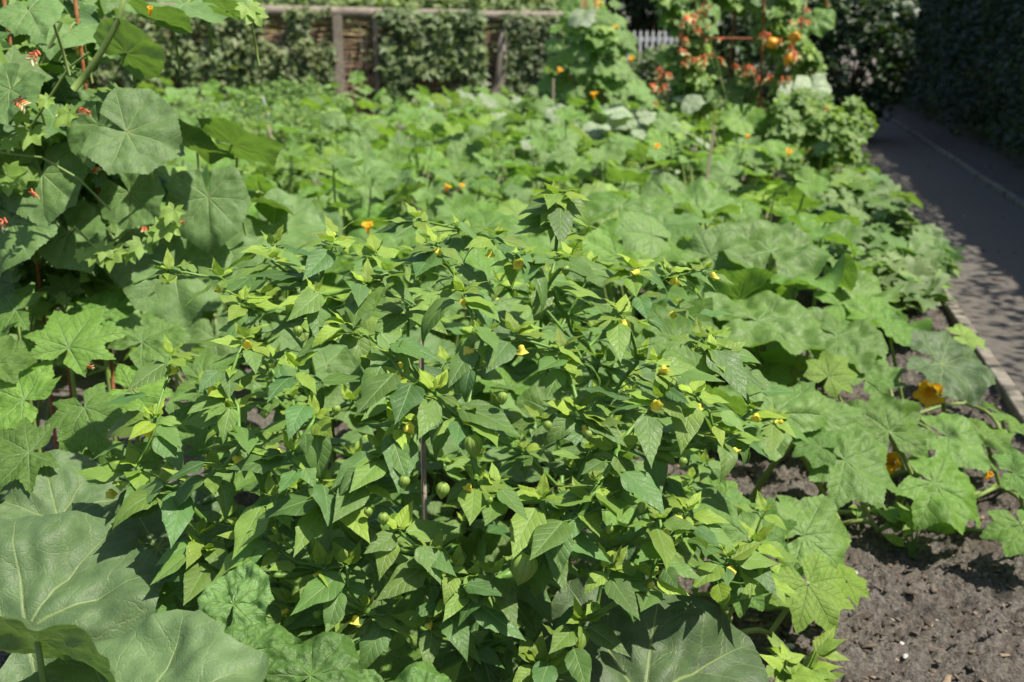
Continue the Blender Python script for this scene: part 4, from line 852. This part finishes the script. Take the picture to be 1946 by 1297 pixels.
# ------------------------------------------------------------------ leafy masses
def leaf_cloud(name, parent, temps, n, fn, lsz, mat, young=.2, pale=0., seed=1, face=(0.1, -.5, .8), sp=.45):
    rr = random.Random(seed); I = []; b0 = Vector(parent.location)
    for _ in range(n):
        p = fn(rr)
        if p is None: continue
        az = rr.uniform(0, 6.28); cl = noise.noise(p * 2.3); I.append((p - b0, frame(Vector(face) + Vector((rr.gauss(0, sp), rr.gauss(0, sp), rr.gauss(0, sp))), (math.cos(az), math.sin(az), rr.uniform(-1, .2))), lsz * rr.choice((.5, .7, .9, 1.1, 1.5)) * rr.uniform(.85, 1.15), rr.randrange(4),
            (min(1, max(0, young + rr.gauss(0, .15) + cl * .3)), min(1, max(0, .5 + cl * .6 + rr.gauss(0, .22))), max(0, pale + rr.gauss(0, .12)))))  # clump noise varies leaf tone; bright clumps put lit spots into the hedge
    return scatter(name, temps, I, mat, parent)
# right hand hedge: three clipped shrubs grown together, unseen tops raised for path shade
def hedge_fn(s0, s1, u0, h0):
    def fn(rr):
        s = rr.uniform(s0, s1); h = h0 + .25 * noise.noise(Vector((s * .7, 3, 0)))
        if h0 < 3 and rr.random() < .30:  # loose unseen leaves over the near stretch, added to dapple the path's shade
            p = path(s, rr.uniform(u0 + .1, u0 + 1.0)); p.z = rr.uniform(2.8, 4.3) + .2 * noise.noise(Vector((s * 2, 1, 1))); return p
        if rr.random() < .80:
            z = h * rr.random() ** .9; bulge = .20 * noise.noise(Vector((s * 1.3, z * 1.6, 7))) + .10 * noise.noise(Vector((s * 4, z * 4, 2))); u = u0 + .10 + bulge - .16 * math.sin(min(1, z / h) * math.pi) + (.35 * max(0, z / h - .8)) + abs(rr.gauss(0, .12))
            if z < .18 and rr.random() < .7: return None
        else: z = h + .12 * noise.noise(Vector((s * 3, 9, 1))) - abs(rr.gauss(0, .1)); u = rr.uniform(u0 + .05, u0 + 1.4)
        p = path(s, u); p.z = z; return p
    return fn
for k, (s0, s1, h_, lab) in enumerate([(-5.5, 3.2, 2.95, 'dark hedge along the path, its nearest stretch, mostly beyond the view'), (3.2, 9.5, 3.2, 'dense dark green hedge beside the kerb in deep shade'), (9.5, 21, 3.4, 'farther stretch of dark hedge closing in on the end of the path')]):
    t = thing('hedge', lab, 'hedge', path((s0 + s1) / 2, 2.3), 'hedge along the path')
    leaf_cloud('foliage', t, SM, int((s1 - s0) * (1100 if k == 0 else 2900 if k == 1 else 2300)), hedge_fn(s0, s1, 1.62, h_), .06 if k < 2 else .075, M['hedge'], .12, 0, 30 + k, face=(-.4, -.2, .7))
    b = MB()
    s = s0 + .3
    while s < s1 - .2:
        p0 = path(s, 2.15) - t.location; p0.z = 0
        for j in range(7):
            e = p0 + PN * random.uniform(-.40, .4) + PD * random.uniform(-.4, .4); e.z = h_ * random.uniform(.6, .92); b.tube(curve(p0, e, Vector((0, 0, .1)), 4), [.022, .018, .013, .009, .005], 5, cap=False)
        s += .55
    b.obj('trunk', M['bark'], t)
    # dark shell added for the shade among the inner twigs and old leaves
    V = []; nx = int((s1 - s0) * 6); nz_ = 14; h_ = h_ if k else 3.15  # near shell raised to shade the path
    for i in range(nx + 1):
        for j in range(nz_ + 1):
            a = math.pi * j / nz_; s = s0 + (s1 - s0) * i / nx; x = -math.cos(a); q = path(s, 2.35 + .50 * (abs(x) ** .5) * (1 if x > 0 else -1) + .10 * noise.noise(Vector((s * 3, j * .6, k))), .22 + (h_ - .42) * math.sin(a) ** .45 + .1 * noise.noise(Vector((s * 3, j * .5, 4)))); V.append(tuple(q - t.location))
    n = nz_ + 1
    qobj('inner_shade_shell', V, [[i * n + j, i * n + j + 1, (i + 1) * n + j + 1, (i + 1) * n + j] for i in range(nx) for j in range(nz_)], M['hedge'], t, UV=np.zeros((len(V), 2)), T=np.full((len(V), 3), 0.0))
# ------------------------------------------------------------------ wall of woven sticks with posts and rail, oblique across the back
WA, WB = Vector((-10.5, 14.2, 0)), Vector((1.35, 18.2, 0)); WD = (WB - WA).normalized(); WNm = Vector((WD.y, -WD.x, 0)); WL = (WB - WA).length
def wallx(px):          # distance along the wall under a photo column
    r = ray(px, 100); r.z = 0
    # solve WA + WD*t = r*k
    det = WD.x * -r.y + r.x * WD.y; return (-(WA.x) * -r.y + -(r.x) * WA.y * 1.0) / det if abs(det) > 1e-9 else 0
def wall_top(t):
    p = WA + WD * t; return aty(973 + F * p.x / p.y * 1.0, 22 + (973 + F * p.x / p.y - 700) * .048 if p.x > -4 else 10, p.y).z
wt = thing('woven_wall', 'brown woven stick wall with timber posts and rail across the back', 'garden wall', WA)
def wtop(t): return 1.86 - .012 * t
b = MB(); nr = 58
tA, tB = wallx(585), wallx(735)
for t0, t1, z1s in ((0, WL, 0),):
    for i in range(nr):
        z = .02 + 1.72 * i / nr; pts = []; npt = 60; ph = random.uniform(0, 6)
        for j in range(npt + 1):
            t = WL * j / npt; q = WD * t + WNm * (.03 * math.sin(j * math.pi / 2 * 1.0 + (i % 2) * math.pi) + random.uniform(-.012, .012)); q.z = z + .02 * math.sin(t * 1.7 + ph) + random.uniform(-.008, .008); pts.append(q)
        c_ = random.uniform(.6, 1.35); b.tube(pts, random.uniform(.015, .024), 5, (c_, c_ * random.uniform(.88, 1), c_ * random.uniform(.78, .95)), cap=False)
b.obj('woven_panel', M['wattle'], wt)
for px, wd in ((200, .16), (420, .16), (641, .15), (712, .07), (1060, .14)):
    t = wallx(px); b = MB(); q = WD * t + WNm * .10; hh = wtop(t) - .04
    b.box((q.x, q.y, hh / 2), wd, .12, hh, math.atan2(WD.y, WD.x)); b.obj('post', M['wood'], wt, smooth=False)
t = wallx(950); b = MB(); q = WD * t + WNm * .14; b.tube([q + Vector((-.18, 0, 0)) , q + Vector((-.02, 0, .7)), q + Vector((.02, 0, 1.5))], [.2, .13, .08], 8); b.obj('brace', M['wood'], wt)
b = MB(); pts = [WD * (WL * j / 30) + WNm * .02 + Vector((0, 0, wtop(WL * j / 30) + .02 * noise.noise(Vector((j * .4, 0, 0))))) for j in range(31)]; b.tube(pts, [.085 + .015 * noise.noise(Vector((j, 3, 0))) for j in range(31)], 8); b.obj('rail', M['wood'], wt)
# ivy over the wall, left piece and right piece
def ivy_fn(x0, x1, dens=1.0, gap=.12):
    t0, t1 = wallx(x0), wallx(x1)
    def fn(rr):
        t = rr.uniform(t0, t1); z = rr.uniform(.1, wtop(t) + .03 + .08 * noise.noise(Vector((t, 1, 1))))
        if noise.noise(Vector((t * 1.6, z * 2.3, x0))) < -gap: return None
        q = WA + WD * t + WNm * (.12 + .12 * abs(noise.noise(Vector((t * 2, z * 2, 1)))) + abs(rr.gauss(0, .07))); q.z = z; return q
    return fn
for (x0, x1, n, lab, yg, pl, gp, ls) in [(470, 628, 2500, 'straggly climber with bare stems over the wall left of the timber post', .25, .22, .20, .065), (722, 912, 3400, 'mid green ivy hanging in clumps right of the brown wall panel', .22, .08, .36, .085), (950, 1120, 3600, 'dense grey green creeper right of the leaning brace', .0, .18, .6, .055), (-40, 470, 3200, 'creeper over the wall behind the climbing gourd', .3, .15, .3, .075)]:
    t = thing('ivy', lab, 'ivy', WA + WD * wallx((x0 + x1) / 2) + WNm * .2); leaf_cloud('foliage', t, IV, n, ivy_fn(x0, x1, gap=gp), ls, M['ivy'], yg, pl, 40 + x0, face=(.15, -.75, .6))
    b = MB(); a0, a1 = wallx(x0), wallx(x1)
    for j in range(26 if x0 == 470 else 12):
        tt = random.uniform(a0, a1); q = WA + WD * tt + WNm * .14 - t.location; q.z = 0; e = q + WD * random.uniform(-.5, .5); e.z = 1.6 * random.uniform(.6, 1); b.tube(curve(q, e, WD * random.uniform(-.2, .2), 5), .010, 5, cap=False)
    b.obj('stem', M['wood'] if x0 == 470 else M['bark'], t)
# low leafy herbs before the wall on the left
for k, (px, Y, w_, h_, lab) in enumerate([(350, 9.5, 1.3, .75, 'low bushy herb with small bright leaves below the wall, leftmost clump'), (470, 10.5, 1.3, .7, 'low bushy herb dotted with yellow blooms under the straggly climber'), (590, 11.8, 1.2, .55, 'low bushy herb at the foot of the timber post'), (440, 7.6, .9, .5, 'small leaved herb with yellow dots before the clumps under the wall'), (560, 12.6, 1.0, .9, 'taller feathery herb against the wall left of the post')]):
    c = Vector(((px - 973) / F * Y, Y, 0)); t = thing('herb_clump', lab, 'herb', c)
    def fn(rr, c=c, w_=w_, h_=h_):
        a = rr.uniform(0, 6.28); r_ = w_ * math.sqrt(rr.random()) * .75; return Vector((c.x + r_ * math.cos(a), c.y + r_ * math.sin(a) * .7, max(.05, h_ * (1 - .5 * (r_ / w_) ** 2) * (1 - abs(rr.gauss(0, .25))) + .12 * noise.noise(Vector((a, r_ * 4, k))))))
    leaf_cloud('foliage', t, SM, 1900, fn, .055, M['small'], .42, .05, 60 + k); b = MB()
    for j in range(14): a = random.uniform(0, 6.28); b.tube([Vector((.1 * math.cos(a), .1 * math.sin(a), 0)), Vector((.5 * w_ * math.cos(a), .4 * w_ * math.sin(a), h_ * .8))], .005, 5)
    b.obj('stem', M['stem'], t)
    for j in range(7):
        a = random.uniform(0, 6.28); put_flower(t, c + Vector((.5 * w_ * math.cos(a), -.35 * w_ * abs(math.sin(a)), h_ * random.uniform(.7, 1.05))), .013, 1)
# tall vine obelisk in the middle distance
Yv = 12.2; vc = aty(1120, 110, Yv); tv = thing('gourd_vine', 'tall climbing gourd on a pyramid of canes before the creeper wall', 'gourd vine', (vc.x, Yv, 0))
for k in range(135):
    z = .45 + 1.35 * random.random() ** 1.2; r_ = (.82 - .30 * z) * random.choice((.6, .85, 1.0, 1.25)); a = random.uniform(0, 6.28); q = Vector((vc.x + r_ * math.cos(a) * random.uniform(.5, 1.1), Yv + r_ * math.sin(a) * .8, z))
    put_leaf(tv, random.choice(('lobed', 'lobed', 'young', 'maple', 'pale' if random.random() < .3 else 'lobed')), q, (math.cos(a) * .4, -.7, .8), (math.cos(a) + random.uniform(-.5, .5), -.3, -.7), random.uniform(.09, .19))
b = MB()
for k in range(4): a = k * math.pi / 2 + .5; b.tube([Vector((.45 * math.cos(a), .45 * math.sin(a), 0)), Vector((.06 * math.cos(a), .06 * math.sin(a), 1.95))], .012, 6)
b.obj('cane_frame', M['rust'], tv); b = MB()
for k in range(5): b.tube([Vector((random.uniform(-.3, .3), 0, 0)), Vector((random.uniform(-.3, .3), random.uniform(-.2, .2), .9)), Vector((random.uniform(-.1, .1), 0, 1.9))], .009, 6)
b.obj('stem', M['vine'], tv)
for x, y in ((1170, 60), (1140, 15), (1060, 140)): put_flower(tv, aty(x, y, Yv - .5), .06, 1)
# white picket fence
Yf = 21; A = aty(1180, 62, Yf); B = aty(1290, 72, Yf); pf = thing('picket_fence', 'short run of white picket fence in front of dark trees', 'fence', (A.x, Yf, 0))
zt = aty(1240, 58, Yf).z; zr = aty(1240, 75, Yf).z
for i in range(16):
    x = -.6 + i * .125; b = MB(); b.box((x, 0, zt / 2 - .03), .05, .02, zt - .06); b.box((x, 0, zt - .03), .05, .02, .06, top=.1); b.obj('picket', M['white'], pf, smooth=False)
for z in (zr, .5): b = MB(); b.box((.35, .025, z), 2.1, .028, .09); b.obj('rail', M['white'], pf, smooth=False)
# shrubs behind the wall and trees behind everything
def bush_fn(c, rx, ry, rz, zmin=.1):
    def fn(rr):
        v = Vector((rr.gauss(0, 1), rr.gauss(0, 1), rr.gauss(0, 1))).normalized(); q = 1 + .28 * noise.noise(v * 1.9 + c) + .12 * noise.noise(v * 5 + c); s = q * rr.uniform(.72, 1.02)
        p = Vector((c.x + v.x * rx * s, c.y + v.y * ry * s, c.z + v.z * rz * s)); return p if p.z > zmin else None
    return fn
def shrub(name, label, cat, px, Y, rx, rz, zc, n, lsz, mat, yg, pl, seed, group=None, trunkr=.04, temps=IV):
    c = Vector(((px - 973) / F * Y, Y, zc)); t = thing(name, label, cat, (c.x, c.y, 0), group)
    leaf_cloud('crown' if name.endswith('tree') else 'foliage', t, temps, n, bush_fn(c, rx, rx * .8, rz), lsz, mat, yg, pl, seed, face=(.15, -.3, .8)); b = MB()
    if name.endswith('tree'): b.tube([Vector((0, 0, 0)), Vector((.05, 0, zc * .5)), Vector((0, .05, zc)), Vector((.1, 0, zc + rz * .5))], [trunkr * 1.3, trunkr, trunkr * .8, trunkr * .3], 8)
    for j in range(9):
        a = random.uniform(0, 6.28); e = Vector((rx * .7 * math.cos(a), rx * .55 * math.sin(a), zc + rz * random.uniform(-.2, .7))); b.tube(curve(Vector((0, 0, zc * random.uniform(.05, .6))), e, Vector((0, 0, .1)), 4), [trunkr * .6, trunkr * .5, trunkr * .4, trunkr * .3, trunkr * .15], 5, cap=False)
    b.obj('trunk' if name.endswith('tree') else 'stem', M['bark'], t)
SH = [(-60, 19.5, 'light green shrub behind the wall, leftmost'), (180, 20, 'light green shrub behind the wall above the climbing gourd'), (420, 20, 'sunlit olive green shrub above the wall left of the post'), (640, 20.5, 'sunlit shrub above the brown wall panel'), (850, 21, 'yellow green shrub above the ivy'), (990, 22, 'olive shrub above the leaning brace')]
for i, (px, Y, lab) in enumerate(SH): shrub('shrub', lab, 'shrub', px, Y, 1.9, 1.15, 1.35, 2600, .11, M['ivy'], .45, .05, 80 + i, 'shrubs behind the wall')
shrub('shrub', 'rounded green shrub behind the picket fence end, left of the obelisk', 'shrub', 1265, 16.5, .85, .62, .62, 3000, .06, M['ivy'], .15, .02, 90)
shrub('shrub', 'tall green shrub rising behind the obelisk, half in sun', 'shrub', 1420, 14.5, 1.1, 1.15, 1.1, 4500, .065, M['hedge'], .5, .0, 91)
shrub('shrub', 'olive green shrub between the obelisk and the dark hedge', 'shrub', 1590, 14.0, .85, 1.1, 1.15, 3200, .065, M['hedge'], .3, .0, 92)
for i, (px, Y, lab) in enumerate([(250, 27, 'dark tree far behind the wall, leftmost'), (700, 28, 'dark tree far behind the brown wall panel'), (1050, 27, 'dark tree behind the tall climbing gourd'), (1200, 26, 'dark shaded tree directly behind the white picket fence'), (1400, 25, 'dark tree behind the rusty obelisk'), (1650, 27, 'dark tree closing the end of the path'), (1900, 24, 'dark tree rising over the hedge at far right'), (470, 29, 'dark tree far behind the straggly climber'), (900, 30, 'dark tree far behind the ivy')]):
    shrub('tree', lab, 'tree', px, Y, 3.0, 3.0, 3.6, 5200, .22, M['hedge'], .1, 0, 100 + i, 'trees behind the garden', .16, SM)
